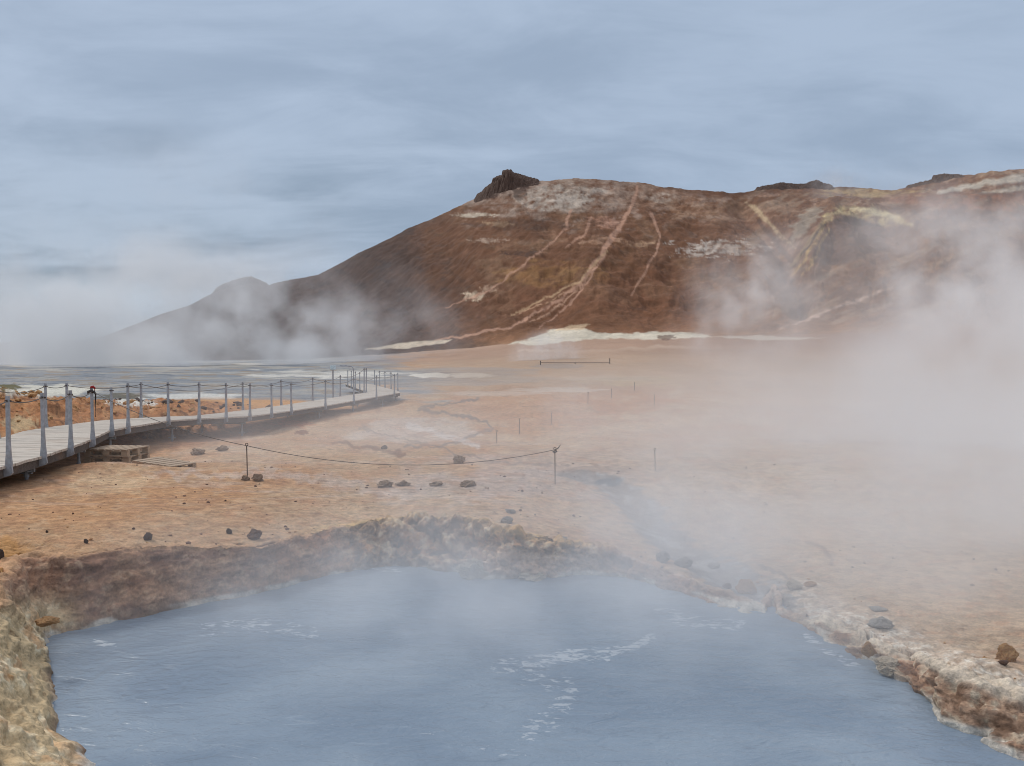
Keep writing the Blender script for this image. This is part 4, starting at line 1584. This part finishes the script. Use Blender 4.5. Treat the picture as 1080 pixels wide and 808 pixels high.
# supports: adjustable screw legs in pairs under cross bars
sup_s = [3, 5, 7, 8.6, 10.4, 13.0, 16, 17.2, 18.6, 19.9]
for s_ in sup_s:
    i = int(s_)
    f_ = s_ - i
    i = min(i, len(path) - 2)
    a = path[i].lerp(path[i + 1], f_)
    b = EL[i].lerp(EL[i + 1], f_)
    for q, t in ((a.lerp(b, 0.12), 0), (a.lerp(b, 0.86), 1)):
        gz = ground_z(q.x, q.y)
        m = MB()
        o_ = q - ORG
        top = q.z - 0.18
        m.tube([(o_.x, o_.y, gz - 0.15), (o_.x, o_.y, top)], 0.028)
        m.tube([(o_.x, o_.y, gz + 0.04), (o_.x, o_.y, gz + 0.16)], 0.042)
        o = m.build('support_leg', M_leg, walk, smooth=False)
        m2 = MB()
        m2.tube([(o_.x, o_.y, top - 0.06), (o_.x, o_.y, top - 0.045)], 0.10, 12)
        m2.build('top_disc', M_leg, o)
        m2 = MB()
        m2.box((o_.x, o_.y, gz + 0.10), (0.18, 0.05, 0.02))
        m2.build('clamp_plate', M_leg, o)
    m = MB()
    c = (a + b) / 2 - ORG
    d_ = (b - a)
    rot = Vector((d_.x, d_.y, 0)).to_track_quat('X', 'Z').to_matrix()
    m.box((c.x, c.y, c.z - 0.215), (DW * 0.9, 0.06, 0.07), rot)
    m.build('cross_bar', M_leg, walk)

# rock mound in the crook of the turn is built with the rocks below

# ------------------------------------------------------------------ cloth on the post, guide rope and stakes
kp = eyes_near[k_end]
cl_e = empty('cloth_tie', tuple(kp))
tag(cl_e, 'small red rag and black cord knotted round the top of a railing post', 'cloth')
m = MB()
m.tube([(-.02, -.02, .06), (.0, -.03, .085), (.03, -.02, .09), (.055, .0, .06), (.05, .0, .01)], [.012, .022, .024, .02, .01], 8)
m.build('rag', M_red, cl_e, smooth=True)
m = MB()
m.tube([(-.07, 0, -.05), (-.05, -.04, -.01), (0, -.05, .01), (.06, -.03, -.02), (.07, .0, -.05), (.05, .02, -.25), (.06, .0, -.5)], [.02, .03, .03, .025, .015, .01, .006], 8)
m.build('cord', M_black, cl_e, smooth=True)


def stake(px, py, z=None, h=0.6, r=0.009, label='', eye=True, mat=None, Y=None, group=None):
    """thin iron rod pushed into the ground where the bearing meets it"""
    x, y = on_level(px, py, 0.0)
    for _ in range(6):
        x, y = on_level(px, py, ground_z(x, y))
    gz = ground_z(x, y)
    o = empty('stake', (float(x), float(y), gz))
    tag(o, label, 'stake', group)
    m = MB()
    tx, ty = rnd.uniform(-.03, .03) * h, rnd.uniform(-.02, .02) * h
    m.tube([(0, 0, -.12), (tx * .5, ty * .5, h * .5), (tx, ty, h)], r, 8)
    m.build('rod', mat or M_iron, o)
    if eye:
        m = MB()
        ring = []
        for k in range(9):
            a = k / 8 * 2 * math.pi
            ring.append((tx + .022 * math.sin(a), ty, h + .0 + .022 * math.cos(a) + .02))
        m.tube(ring, r * .7, 6)
        m.build('eye_loop', mat or M_iron, o)
    return Vector((float(x) + tx, float(y) + ty, gz + h))


G1 = 'thin iron stakes holding the guide rope'
G2 = 'thin marker stakes dotted over the orange flat'
s1_ = stake(261, 505, h=.56, label='thin rusty stake below the boardwalk beside a brown clod', group=G1)
s2_ = stake(585.5, 511, h=.62, label='thin stake holding the end of the sagging guide rope', group=G1)
s3_ = stake(691, 497, h=.42, label='faint thin stake in the steam right of the rope end', group=G1)
stake(548, 458, h=.45, label='dark thin marker stake in the middle of the orange flat', group=G2)
stake(582, 447.5, h=.40, label='pale thin stake next right of the dark one on the flat', group=G2)
stake(524, 467.5, h=.30, label='short faint stake left of the dark one on the flat', group=G2)
stake(620, 427, h=.50, r=.014, label='marker stake below the left part of the yellow patch', group=G2)
stake(645, 420, h=.50, r=.012, label='faint marker stake just below the far low rail', group=G2)
stake(669, 412, h=.55, r=.018, label='marker stake standing on the yellow sulphur patch', group=G2)
stake(690, 428, h=.45, r=.010, label='faint marker stake right of the yellow patch', group=G2)

gm = MB()
g_o = empty('guide_rope', tuple(kp))
tag(g_o, 'long grey rope sagging from the red-tied post down to two stakes', 'rope')


def sag(a, b, s, n=28):
    out = []
    for k in range(n + 1):
        t = k / n
        q = a.lerp(b, t)
        q.z -= 4 * s * t * (1 - t)
        out.append(q - kp)
    return out


ORG_G = kp
gm.tube(sag(kp, s1_, 0.12), 0.0058, 6)
gm.build('rope_span', M_rope, g_o, smooth=True)
gm = MB()
gm.tube(sag(s1_, s2_, 0.30), 0.0058, 6)
gm.build('rope_span', M_rope, g_o, smooth=True)
gm = MB()
e_ = s2_ - kp
gm.tube([e_ + Vector((0, 0, .0)), e_ + Vector((.05, 0, .02)), e_ + Vector((.10, 0, .09))], [.011, .01, .006], 6)
gm.tube([e_ + Vector((-.035, 0, -.03)), e_ + Vector((.0, -.02, -.05)), e_ + Vector((.035, 0, -.03)), e_ + Vector((0, .02, .0))], .014, 6)
gm.build('rope_end', M_rope, g_o, smooth=True)

# ------------------------------------------------------------------ signs by the turn of the walk


def trail_sign():
    pp, i = far_list[-3]
    x, y = far_edge_at(float(uv(359, 400)[0]))[0].xy
    gz = ground_z(x - .35, y)
    o = empty('information_sign', (x - .35, y, gz))
    tag(o, 'small pale sign with two plates on a post beside the far boardwalk', 'sign')
    h = CAM_Z - gz - 0.02
    m = MB()
    m.tube([(0, 0, -.1), (0, 0, h - .5)], .035)
    m.build('pole', M_galv, o)
    m = MB()
    m.box((0, 0, h - .42), (.26, .03, .22), Matrix.Rotation(R(-25), 3, 'X'))
    m.build('plate', M_teal, o, bevel=.005)
    m = MB()
    m.box((0, 0, .45), (.5, .06, .05))
    m.build('cross_bar', M_iron, o)


trail_sign()

# ------------------------------------------------------------------ low rail by the far mud pot


def far_rail():
    def at_(px, py):
        x, y = on_level(px, py, 0.0)
        for _ in range(8):
            x, y = on_level(px, py, ground_z(x, y))
        return Vector((float(x), float(y), ground_z(x, y)))
    a = at_(570, 392.3)
    b = Vector((0, 0, 0))
    ub, _ = uv(643, 392)
    b = Vector((float(ub) * a.y, a.y, 0))
    b.z = ground_z(b.x, b.y)
    o = empty('low_rail', tuple(a))
    tag(o, 'low dark rail with end posts in front of the far steaming mud pot', 'railing')
    m = MB()
    c = (b - a) / 2
    zz = max(a.z, b.z) - a.z + .16
    m.box((c.x, c.y, zz), ((b - a).length, .10, .10))
    m.build('rail', M_iron, o)
    for q, hh in ((Vector((0, 0, 0)), .75), (c, .35), (b - a, .95)):
        m = MB()
        m.box((q.x, q.y - .14, q.z + hh / 2 - .1), (.14, .14, hh + .2))
        m.build('post', M_beam, o)
    return a


rail_at = far_rail()

# ------------------------------------------------------------------ pallets


def pallet(loc, rz, label, w=0.95, d=0.85, tilt=(0, 0)):
    o = empty('pallet', loc, rz)
    o.rotation_euler = (tilt[0], tilt[1], rz)
    tag(o, label, 'pallet', 'weathered wooden pallets used as steps')
    n_ = 6
    bw = w / n_ * 0.72
    for k in range(n_):
        m = MB()
        x = -w / 2 + (k + .5) * w / n_
        m.box((x, rnd.uniform(-.01, .01), .135), (bw, d, .022), Matrix.Rotation(rnd.uniform(-.015, .015), 3, 'Z'))
        m.build('top_board', M_pallet, o, bevel=.003)
    for y in (-d / 2 + .05, 0, d / 2 - .05):
        m = MB()
        m.box((0, y, .112), (w - .01, .09, .022))
        for x in (-w / 2 + .07, 0, w / 2 - .07):
            m.box((x, y, .0605), (.13, .095, .079))
        m.build('stringer', M_pallet, o)
        m = MB()
        m.box((0, y, .01), (w, .09, .020))
        m.build('base_board', M_pallet, o)
    return o


def solve(px, py, z):
    x, y = on_level(px, py, z)
    return float(x), float(y)


x1, y1 = solve(124, 485, .07)
y1 += .45
x1 = float(uv(124, 480)[0]) * y1
gz1 = max(ground_z(x1 + a, y1 + b) for a in (-.45, 0, .45) for b in (-.35, 0, .35))
pallet((x1, y1, gz1 + .07), R(-6), 'lower wooden pallet of the two stacked beside the boardwalk')
pallet((x1 + .02, y1 - .03, gz1 + .218), R(-9), 'upper wooden pallet of the two stacked beside the boardwalk')
x2, y2 = solve(173, 493, .05)
y2 += .3
x2 = float(uv(173, 490)[0]) * y2
gz2 = ground_z(x2, y2)
pallet((x2, y2, gz2 - .05), R(-22), 'single low wooden pallet lying in the mud below the stacked pair', w=.95, d=.7, tilt=(0, R(5)))

# ------------------------------------------------------------------ rocks


def rock_mat(name, c1, c2, c3):
    m, t, b = new_mat(name)
    tcn = N(t, 'ShaderNodeTexCoord')
    a = noise_n(t, tcn.outputs['Object'], 9.0, 6, 0.65)
    g = noise_n(t, tcn.outputs['Object'], 34.0, 4, 0.6)
    c = mixc(t, smooth_n(t, a, 0.35, 0.65), s2l(c1), s2l(c2))
    c = mixc(t, smooth_n(t, g, 0.5, 0.75), c, s2l(c3))
    L(t, c, b.inputs['Base Color'])
    b.inputs['Roughness'].default_value = 0.95
    bp = N(t, 'ShaderNodeBump')
    bp.inputs['Strength'].default_value = 0.9
    bp.inputs['Distance'].default_value = 0.02
    L(t, math_n(t, 'ADD', a, math_n(t, 'MULTIPLY', g, 0.4)), bp.inputs['Height'])
    L(t, bp.outputs[0], b.inputs['Normal'])
    return m


MR = {'brown': rock_mat('brown lava rock', (96, 68, 54), (132, 98, 76), (70, 52, 44)),
      'clod': rock_mat('crumbly clay clod', (138, 112, 92), (164, 138, 114), (108, 88, 72)),
      'ash': rock_mat('ash grey rock', (148, 142, 136), (172, 166, 158), (120, 112, 104)),
      'dark': rock_mat('dark lava rock', (74, 58, 50), (100, 80, 68), (54, 44, 40)),
      'grey': rock_mat('grey clay rock', (124, 114, 106), (152, 142, 132), (96, 86, 80)),
      'pale': rock_mat('pale crusted rock', (178, 160, 138), (206, 192, 170), (124, 98, 78)),
      'ochre': rock_mat('ochre crusted rock', (164, 112, 66), (196, 156, 106), (110, 76, 50)),
      'hill': rock_mat('black crag rock', (78, 58, 48), (104, 80, 66), (56, 44, 40))}


def rock_mesh(seed, sub=4, rough=0.5):
    import bmesh
    bm = bmesh.new()
    bmesh.ops.create_icosphere(bm, subdivisions=sub, radius=1.0)
    rg = random.Random(seed)
    planes = []
    for _ in range(11):
        v = Vector((rg.gauss(0, 1), rg.gauss(0, 1), rg.gauss(0, 1))).normalized()
        planes.append((v, rg.uniform(0.62, 0.95)))
    from mathutils import noise as mn
    off = Vector((seed * 3.7, seed * 1.3, seed * 7.1))
    for v in bm.verts:
        p = v.co.copy()
        for pl, d in planes:
            e = p.dot(pl)
            if e > d:
                p -= pl * (e - d) * 0.9
        f = 1 + rough * (0.30 * mn.noise(p * 1.6 + off) + 0.20 * mn.noise(p * 3.9 + off) + 0.11 * mn.noise(p * 9 + off))
        v.co = p * f
    me = bpy.data.meshes.new('rock')
    bm.to_mesh(me)
    bm.free()
    return me


rseed = [10]


def rock(px, py, wpx, hpx, kind, label, sub=4, rough=.8, cat='rock', name='rock', zoff=0.0, Y=None, z=None, group=None, deep=1.0):
    """a rock whose foot is seen at px, py and that measures wpx by hpx there"""
    if Y is None:
        x, y = on_level(px, py, 0.0)
        for _ in range(10):
            zz = ground_z(x, y) if z is None else z
            x2_, y2_ = on_level(px, py, zz)
            x, y = 0.5 * x + 0.5 * x2_, 0.5 * y + 0.5 * y2_
        x, y = float(x), float(y)
    else:
        y = Y
        x = float(uv(px, py)[0]) * y
    gz = (ground_z(x, y) if z is None else z) + zoff
    w, h = wpx * y / F_PX, hpx * y / F_PX * (.8 if kind == 'clod' else .92)
    rseed[0] += 1
    me = rock_mesh(rseed[0], sub, 1.5 if kind == 'clod' else rough)
    o = bpy.data.objects.new(name, me)
    me.materials.append(MR[kind])
    sc.collection.objects.link(o)
    # scale so that the rock spans w and rises h above its foot
    k = np.array([v.co for v in me.vertices])
    hx = (k[:, 0].max() - k[:, 0].min()) / 2
    hz = k[:, 2].max()
    o.scale = (w / 2 / hx, w * 0.45 * deep / hx, h / (hz * 1.5) )
    o.location = (x, y + w * .3, gz + h / 3.0)
    o.rotation_euler = (0, 0, 0)
    tag(o, label, cat, group)
    return o


rock(267, 569, 16, 12, 'brown', 'rough brown rock on the rim, largest left of the middle', 4)
rock(241, 563, 6, 6, 'dark', 'small dark stone just left of the rough brown rock')
rock(155, 580, 9, 9, 'dark', 'rounded dark stone at the very edge of the pool wall', 3)
rock(90, 573, 5, 5, 'dark', 'small dark stone left of the rounded stone on the rim', 3)
rock(49, 562, 3, 3, 'dark', 'tiny dark stone on orange soil at far left of the rim', 3)
rock(0, 592, 7, 14, 'dark', 'black stone at the left edge of the pool wall', 3)
rock(535, 552, 14, 8, 'grey', 'grey crusted rock lying behind the craggy middle rim', 4)
rock(538, 568, 12, 5, 'grey', 'flat grey stone right behind the craggy rim crest', 3)
rock(592, 570, 15, 4, 'grey', 'low grey stone in the steam behind the rim', 3)
GC = 'crumbly brown clods on the mud flat'
rock(208, 480, 17, 9, 'clod', 'pale crumbly clod left of its darker twin by the guide rope', 4, group=GC)
rock(233, 476, 14, 8, 'clod', 'dark crumbly clod under the start of the guide rope', 4, group=GC)
rock(258, 507, 10, 7, 'clod', 'small clod at the left foot of the first rope stake', 4, group=GC)
rock(270, 508, 14, 10, 'clod', 'larger clod at the right foot of the first rope stake', 4, group=GC)
rock(405, 514, 18, 9, 'clod', 'left one of two brown clods touching on the flat', 4, group=GC)
rock(424, 513, 18, 8, 'clod', 'right one of two brown clods touching on the flat', 4, group=GC)
rock(460, 513, 16, 6, 'clod', 'flat clod right of the touching pair', 3, group=GC)
rock(493, 514, 18, 9, 'clod', 'pointed clod in the steam left of the rope end stake', 4, group=GC)
rock(484, 489, 14, 11, 'clod', 'upright clod just behind the lowest part of the guide rope', 4, group=GC)
rock(405, 474, 7, 5, 'dark', 'small dark stone on the reddish ground beyond the guide rope', 3)
rock(168, 437.5, 10, 4, 'brown', 'brown stone on the sandy bank behind the boardwalk', 3)
rock(163, 453, 14, 4, 'brown', 'flat brown slab in the shade below the boardwalk', 3)
rock(257, 457, 8, 5, 'dark', 'dark stone in the shadow below a boardwalk leg', 3)
rock(228, 451, 13, 6, 'pale', 'pale block under the boardwalk beside a leg', 3)
rock(108, 482, 12, 6, 'pale', 'pale stone in front of the stacked pallets', 3)
rock(700, 594, 15, 13, 'grey', 'left block of the three grey ones above the far shore', 3)
rock(722, 599, 20, 11, 'grey', 'middle and widest block of the three above the far shore', 3)
rock(755, 600, 16, 6, 'grey', 'low right block of the three above the far shore', 3)
rock(789, 626, 22, 15, 'ochre', 'brown crusted rock on the shore left of the notch', 4)
rock(768, 621, 10, 6, 'brown', 'small brown stone left of the crusted rock by the notch', 3)
rock(838, 622, 18, 10, 'pale', 'pale crusted rock at the mouth of the grey channel', 4)
rock(856, 619, 14, 6, 'ochre', 'small ochre rock right of the grey channel mouth', 3)
rock(932, 664, 28, 13, 'ash', 'grey round rock in the steam on the right flat', 4)
rock(928, 645, 18, 4, 'ash', 'thin flat stone just behind the grey round rock', 3)
rock(1065, 698, 24, 19, 'ochre', 'large mottled boulder at the right edge of the picture', 4)
rock(1060, 705, 12, 6, 'brown', 'small brown stone at the foot of the mottled boulder', 3)
rock(918, 692, 16, 16, 'ochre', 'rusty orange rock wedged in the right bank', 4, z=-.42)
rock(944, 712, 36, 16, 'pale', 'wide pale crusted rock on the right shore', 5, z=-.48, rough=1.0)
rock(500, 613, 40, 26, 'pale', 'knobbly pinkish pale rock at the waterline below the crag', 5, z=-.52, rough=1.1)
rock(558, 614, 32, 14, 'pale', 'smaller pale knobbly rock right of the pinkish one', 4, z=-.52, rough=1.1)
rock(385, 417.5, 26, 8, 'grey', 'dark grey rock heap in the crook of the far boardwalk', 4, rough=1.1, Y=52)
rock(46, 660, 26, 9, 'ochre', 'ledge-like ochre rock jutting from the left bank', 4, z=-.1)

# outcrops on the skyline of the hill


def crag(prof_px, label, seed, front=10.0, back=5.0, ny=46):
    """rock that grows out of the crest; prof_px is its own skyline"""
    pu, pv = uv([p[0] for p in prof_px], [p[1] for p in prof_px])
    u0, u1 = float(pu[0]), float(pu[-1])
    nx = max(60, int((u1 - u0) * F_PX * 2.2))
    us = np.linspace(u0, u1, nx)
    Yc = np.interp(us, ridge_u, ridge_Y) - 1.0
    ys = np.linspace(-front * 1.5, back * 1.5, ny)
    YY = Yc[None, :] + ys[:, None]
    XX = us[None, :] * Yc[None, :] * np.ones_like(YY)
    zh_, _ = full_height(XX, YY)
    zt = CAM_Z + np.interp(us, pu, pv) * Yc
    zc, _ = full_height(us * Yc, Yc)
    rise = np.maximum(zt - zc, 0)
    t = np.where(ys < 0, ys / front, ys / back)
    n1_ = fbm(XX / 3.1, YY / 2.3, 4, seed, .6)
    n2_ = fbm(XX / 1.1, YY / 1.1, 3, seed + 5, .6)
    tt = np.abs(t)[:, None] + .22 * n1_
    fall_ = np.clip(1 - sstep(tt, .12, .95), 0, 1)
    ex = sstep(np.minimum(us - u0, u1 - us) * F_PX, 0, 3)[None, :]
    lift = rise[None, :] * fall_ + (.9 * fall_ * ex - .6 * (1 - fall_ * ex))
    Z_ = zh_ + lift + (.5 * n1_ + .35 * n2_) * fall_ * ex
    idx_ = np.arange(nx * ny).reshape(ny, nx)
    q_ = np.stack([idx_[:-1, :-1], idx_[:-1, 1:], idx_[1:, 1:], idx_[1:, :-1]], -1).reshape(-1, 4)
    me = bpy.data.meshes.new('rock_outcrop')
    me.from_pydata(np.stack([XX - XX.mean(), YY - YY.mean(), Z_ - zc.mean()], -1).reshape(-1, 3).tolist(), [], q_.tolist())
    me.materials.append(MR['hill'])
    o = bpy.data.objects.new('rock_outcrop', me)
    sc.collection.objects.link(o)
    o.location = (float(XX.mean()), float(YY.mean()), float(zc.mean()))
    tag(o, label, 'rock outcrop')


crag([(500, 209), (508, 203.5), (514, 197.5), (518.5, 194.5), (519.6, 189.4), (524, 187.8), (529, 186.2), (530, 181.3), (534, 180.6), (539, 180.8), (542, 183.8),
      (551, 186.4), (560, 189), (570, 192)], 'black jagged crag crowning the left summit of the hill', 3, 11)
crag([(796, 200), (812, 197), (824, 194.5), (838, 196), (850, 195.5), (857, 192.5), (862, 191.5), (868, 194.5), (880, 198)],
     'long low dark ledge with a small knob on the skyline right of the middle', 7, 6)
crag([(955, 198), (968, 194.5), (983, 191.5), (985, 186.5), (997, 185.2), (1010, 186), (1016, 188)], 'square dark block of rock on the right skyline', 9, 7)
crag([(224, 310), (229, 304), (234, 301.5), (246, 297), (258, 293.5), (265, 293), (272, 296), (284, 301)], 'dark blunt rock on the low left shoulder of the hill', 12, 10)

# ------------------------------------------------------------------ loose stones scattered over the soil: one mesh


def gravel(name, n, region, smin, smax, mat, seed, dens):
    rg = np.random.RandomState(seed)
    X0, X1, Y0, Y1 = region
    V, F = [], []
    ico_v, ico_f = [], []
    import bmesh
    bm = bmesh.new()
    bmesh.ops.create_icosphere(bm, subdivisions=1, radius=1)
    ico_v = np.array([v.co[:] for v in bm.verts])
    ico_f = np.array([[v.index for v in f.verts] for f in bm.faces])
    bm.free()
    xs_ = rg.uniform(X0, X1, n)
    ys_ = rg.uniform(Y0, Y1, n)
    keep = dens(xs_, ys_) > rg.uniform(0, 1, n)
    xs_, ys_ = xs_[keep], ys_[keep]
    zs_, _ = height_full_pool(xs_, ys_)
    keep = zs_ > Z_WATER + .03
    xs_, ys_, zs_ = xs_[keep], ys_[keep], zs_[keep]
    for i in range(len(xs_)):
        s_ = smin * (smax / smin) ** (rg.uniform() ** 2.2)
        v = ico_v * (1 + rg.uniform(-.28, .28, (len(ico_v), 1)))
        a = rg.uniform(0, 6.28)
        c_, q_ = math.cos(a), math.sin(a)
        v = v * [s_ * rg.uniform(.8, 1.3), s_ * rg.uniform(.7, 1.1), s_ * rg.uniform(.5, .9)]
        v = np.stack([v[:, 0] * c_ - v[:, 1] * q_, v[:, 0] * q_ + v[:, 1] * c_, v[:, 2]], -1)
        F.append(ico_f + i * len(ico_v))
        V.append(v + [xs_[i], ys_[i], zs_[i] + s_ * .2])
    V = np.concatenate(V)
    F = np.concatenate(F)
    me = bpy.data.meshes.new(name)
    me.from_pydata(V.tolist(), [], F.tolist())
    me.materials.append(mat)
    o = bpy.data.objects.new(name, me)
    sc.collection.objects.link(o)
    return o


def dens_flat(x, y):
    return 0.25 + 0.75 * sstep(fbm(x / 1.3, y / 1.3, 3, 77), 0.0, 0.6)


def dens_bank(x, y):
    dr2, _ = seg_dist(x, y, rim, True)
    ins = inside(x, y, rim)
    px_, _ = pxpy(x, y, np.zeros_like(x))
    d = np.exp(-dr2 / 0.35) * np.where(ins, .8, 1.0)
    return np.clip(d * np.where(px_ < 120, 1.4, np.where(px_ > 820, 1.0, .35)), 0, 1)


tag(gravel('gravel', 1500, (-11, 6, 9.5, 19), .006, .03, MR['brown'], 3, dens_flat),
    'small brown pebbles strewn over the orange soil', 'pebbles', None, 'stuff')
tag(gravel('gravel', 6500, (-6, 7.5, 3.5, 13.5), .006, .028, MR['ochre'], 5, dens_bank),
    'ochre grit and crumbs covering the banks of the pool', 'grit', None, 'stuff')
tag(gravel('rubble', 2600, (-26, -9.8, 17, 36), .025, .15, MR['ochre'], 8,
           lambda x, y: np.where((x + 9.8) < -(0), np.exp(-(((x + 16.5) / 7) ** 2 + ((y - 28) / 8) ** 2)), 0)),
    'orange broken rubble on the mound behind the boardwalk', 'rubble', None, 'stuff')
tag(gravel('rubble', 420, (-26, -9.5, 30, 42), .05, .22, MR['dark'], 9,
           lambda x, y: np.exp(-(((x + 16) / 7) ** 2 + ((y - 35) / 3) ** 2))),
    'dark broken stones on the white crust beyond the orange mound', 'rubble', None, 'stuff')


# ------------------------------------------------------------------ steam
def steam(name, label, c, half, density, nscale, lo, hi, rz=0.0, pw=1.0, skew=(0, 0), detail=2.5, low=0.0, stretch=(1, 1, 1), seed=0.0, core=0.15, rate=1.0):
    """a closed body of drifting vapour; the density fades to nothing before its bounds"""
    import bmesh
    bm = bmesh.new()
    bmesh.ops.create_icosphere(bm, subdivisions=3, radius=1.08)
    # lean of the plume
    for v in bm.verts:
        v.co.x += skew[0] * v.co.z
        v.co.y += skew[1] * v.co.z
    me = bpy.data.meshes.new(name)
    bm.to_mesh(me)
    bm.free()
    m = bpy.data.materials.new('steam vapour')
    m.use_nodes = True
    t = m.node_tree
    t.nodes.clear()
    out = N(t, 'ShaderNodeOutputMaterial')
    pv = N(t, 'ShaderNodeVolumeScatter')
    pv.inputs['Color'].default_value = (0.915, 0.91, 0.92, 1)
    pv.inputs['Anisotropy'].default_value = 0.0
    tcn = N(t, 'ShaderNodeTexCoord')
    sp = N(t, 'ShaderNodeSeparateXYZ')
    L(t, tcn.outputs['Object'], sp.inputs[0])
    xs2 = math_n(t, 'SUBTRACT', sp.outputs[0], math_n(t, 'MULTIPLY', sp.outputs[2], skew[0]))
    ys2 = math_n(t, 'SUBTRACT', sp.outputs[1], math_n(t, 'MULTIPLY', sp.outputs[2], skew[1]))
    cb = N(t, 'ShaderNodeCombineXYZ')
    L(t, xs2, cb.inputs[0])
    L(t, ys2, cb.inputs[1])
    L(t, sp.outputs[2], cb.inputs[2])
    ln = N(t, 'ShaderNodeVectorMath', operation='LENGTH')
    L(t, cb.outputs[0], ln.inputs[0])
    fall = smooth_n(t, ln.outputs['Value'], core, 1.0, 1.0, 0.0)
    if pw != 1.0:
        fall = math_n(t, 'POWER', fall, pw)
    mpn = N(t, 'ShaderNodeMapping')
    mpn.inputs['Scale'].default_value = (half[0] * stretch[0], half[1] * stretch[1], half[2] * stretch[2])
    mpn.inputs['Location'].default_value = (seed, seed * 1.7, -seed)
    L(t, tcn.outputs['Object'], mpn.inputs[0])
    nz = noise_n(t, mpn.outputs[0], nscale, detail, 0.55, 0.0)
    nm = smooth_n(t, nz, lo, hi, low, 1.0)
    d = math_n(t, 'MULTIPLY', math_n(t, 'MULTIPLY', fall, nm), density)
    L(t, d, pv.inputs['Density'])
    L(t, pv.outputs[0], out.inputs['Volume'])
    m.cycles.volume_step_rate = rate
    me.materials.append(m)
    o = bpy.data.objects.new(name, me)
    sc.collection.objects.link(o)
    o.location = c
    o.scale = half
    o.rotation_euler = (0, 0, rz)
    tag(o, label, 'steam', None, 'stuff')
    return o


steam('steam', 'dense bank of steam drifting across the right side', (15, 24, 0.5), (14.0, 15, 5.6), 0.40, 0.22, 0.41, 0.62, low=.10, core=.05, seed=1.0, detail=5, skew=(.15, .1))
steam('steam', 'billowing plume rising over the right side of the hill', (21.0, 42, 5.6), (6.4, 5.0, 5.8), 0.62, 0.42, 0.45, 0.62, low=.04, core=.05, seed=14.0, detail=6, skew=(-.3, 0))
steam('steam', 'ragged plume rising below the ravine in the hill', (11.6, 44, 5.0), (4.6, 4.5, 4.2), 0.55, 0.45, 0.45, 0.64, low=.04, core=.05, seed=15.0, detail=6, skew=(.3, 0))
steam('steam', 'tall pale plume at the right edge of the picture', (27.0, 44, 6.0), (6.0, 5.5, 6.6), 0.6, 0.40, 0.42, 0.64, low=.06, core=.05, seed=16.0, detail=6, skew=(-.2, 0))
steam('steam', 'steam hanging low over the right bank of the pool', (5.2, 11.0, 0.0), (6.5, 5.6, 2.4), 0.60, 0.6, 0.38, 0.66, low=.25, core=.05, seed=3.0, detail=5, skew=(.2, 0))
steam('steam', 'thin low steam spreading over the flat behind the pool', (2.0, 20, 0.0), (14, 9, 2.6), 0.19, 0.35, 0.38, 0.66, low=.2, core=.05, seed=4.0, detail=5)
steam('steam', 'light veil of steam rising off the milky pool', (0.2, 9.0, -0.4), (5.8, 3.6, 1.7), 0.72, 0.9, 0.37, 0.66, low=.12, core=.05, seed=7.0, detail=5)
steam('steam', 'ragged steam drifting along the hill foot on the left', (-88, 240, 9), (90, 45, 34), 0.12, 0.045, 0.48, 0.63, low=.02, core=.1, seed=9.0, detail=6, skew=(-.2, 0))
steam('steam', 'pale steam swallowing the far left end of the hill', (-165, 300, 0), (95, 60, 27), 0.085, 0.040, 0.42, 0.62, low=.12, core=.1, seed=12.0, detail=6)
steam('steam', 'faint steam drifting up past the low left shoulder', (-120, 330, 45), (80, 40, 50), 0.014, 0.025, 0.46, 0.64, low=.02, core=.05, seed=22.0, detail=6)
steam('steam', 'thin haze of steam over the right half of the hill', (27, 68, 9), (17, 10, 9.5), 0.045, 0.16, 0.38, 0.64, low=.15, core=.05, seed=31.0, detail=5)
steam('steam', 'small steam puff above the far mud pot', (6.5, 176, 2.5), (9, 6, 6.5), 0.36, 0.24, 0.40, 0.64, low=.06, core=.05, seed=2.0, detail=5, skew=(.2, 0))
steam('steam', 'faint wisp of steam at the ravine below the crest', (178, 500, 92), (22, 18, 20), 0.05, 0.09, 0.42, 0.64, low=.06, core=.05, seed=5.0, detail=5)
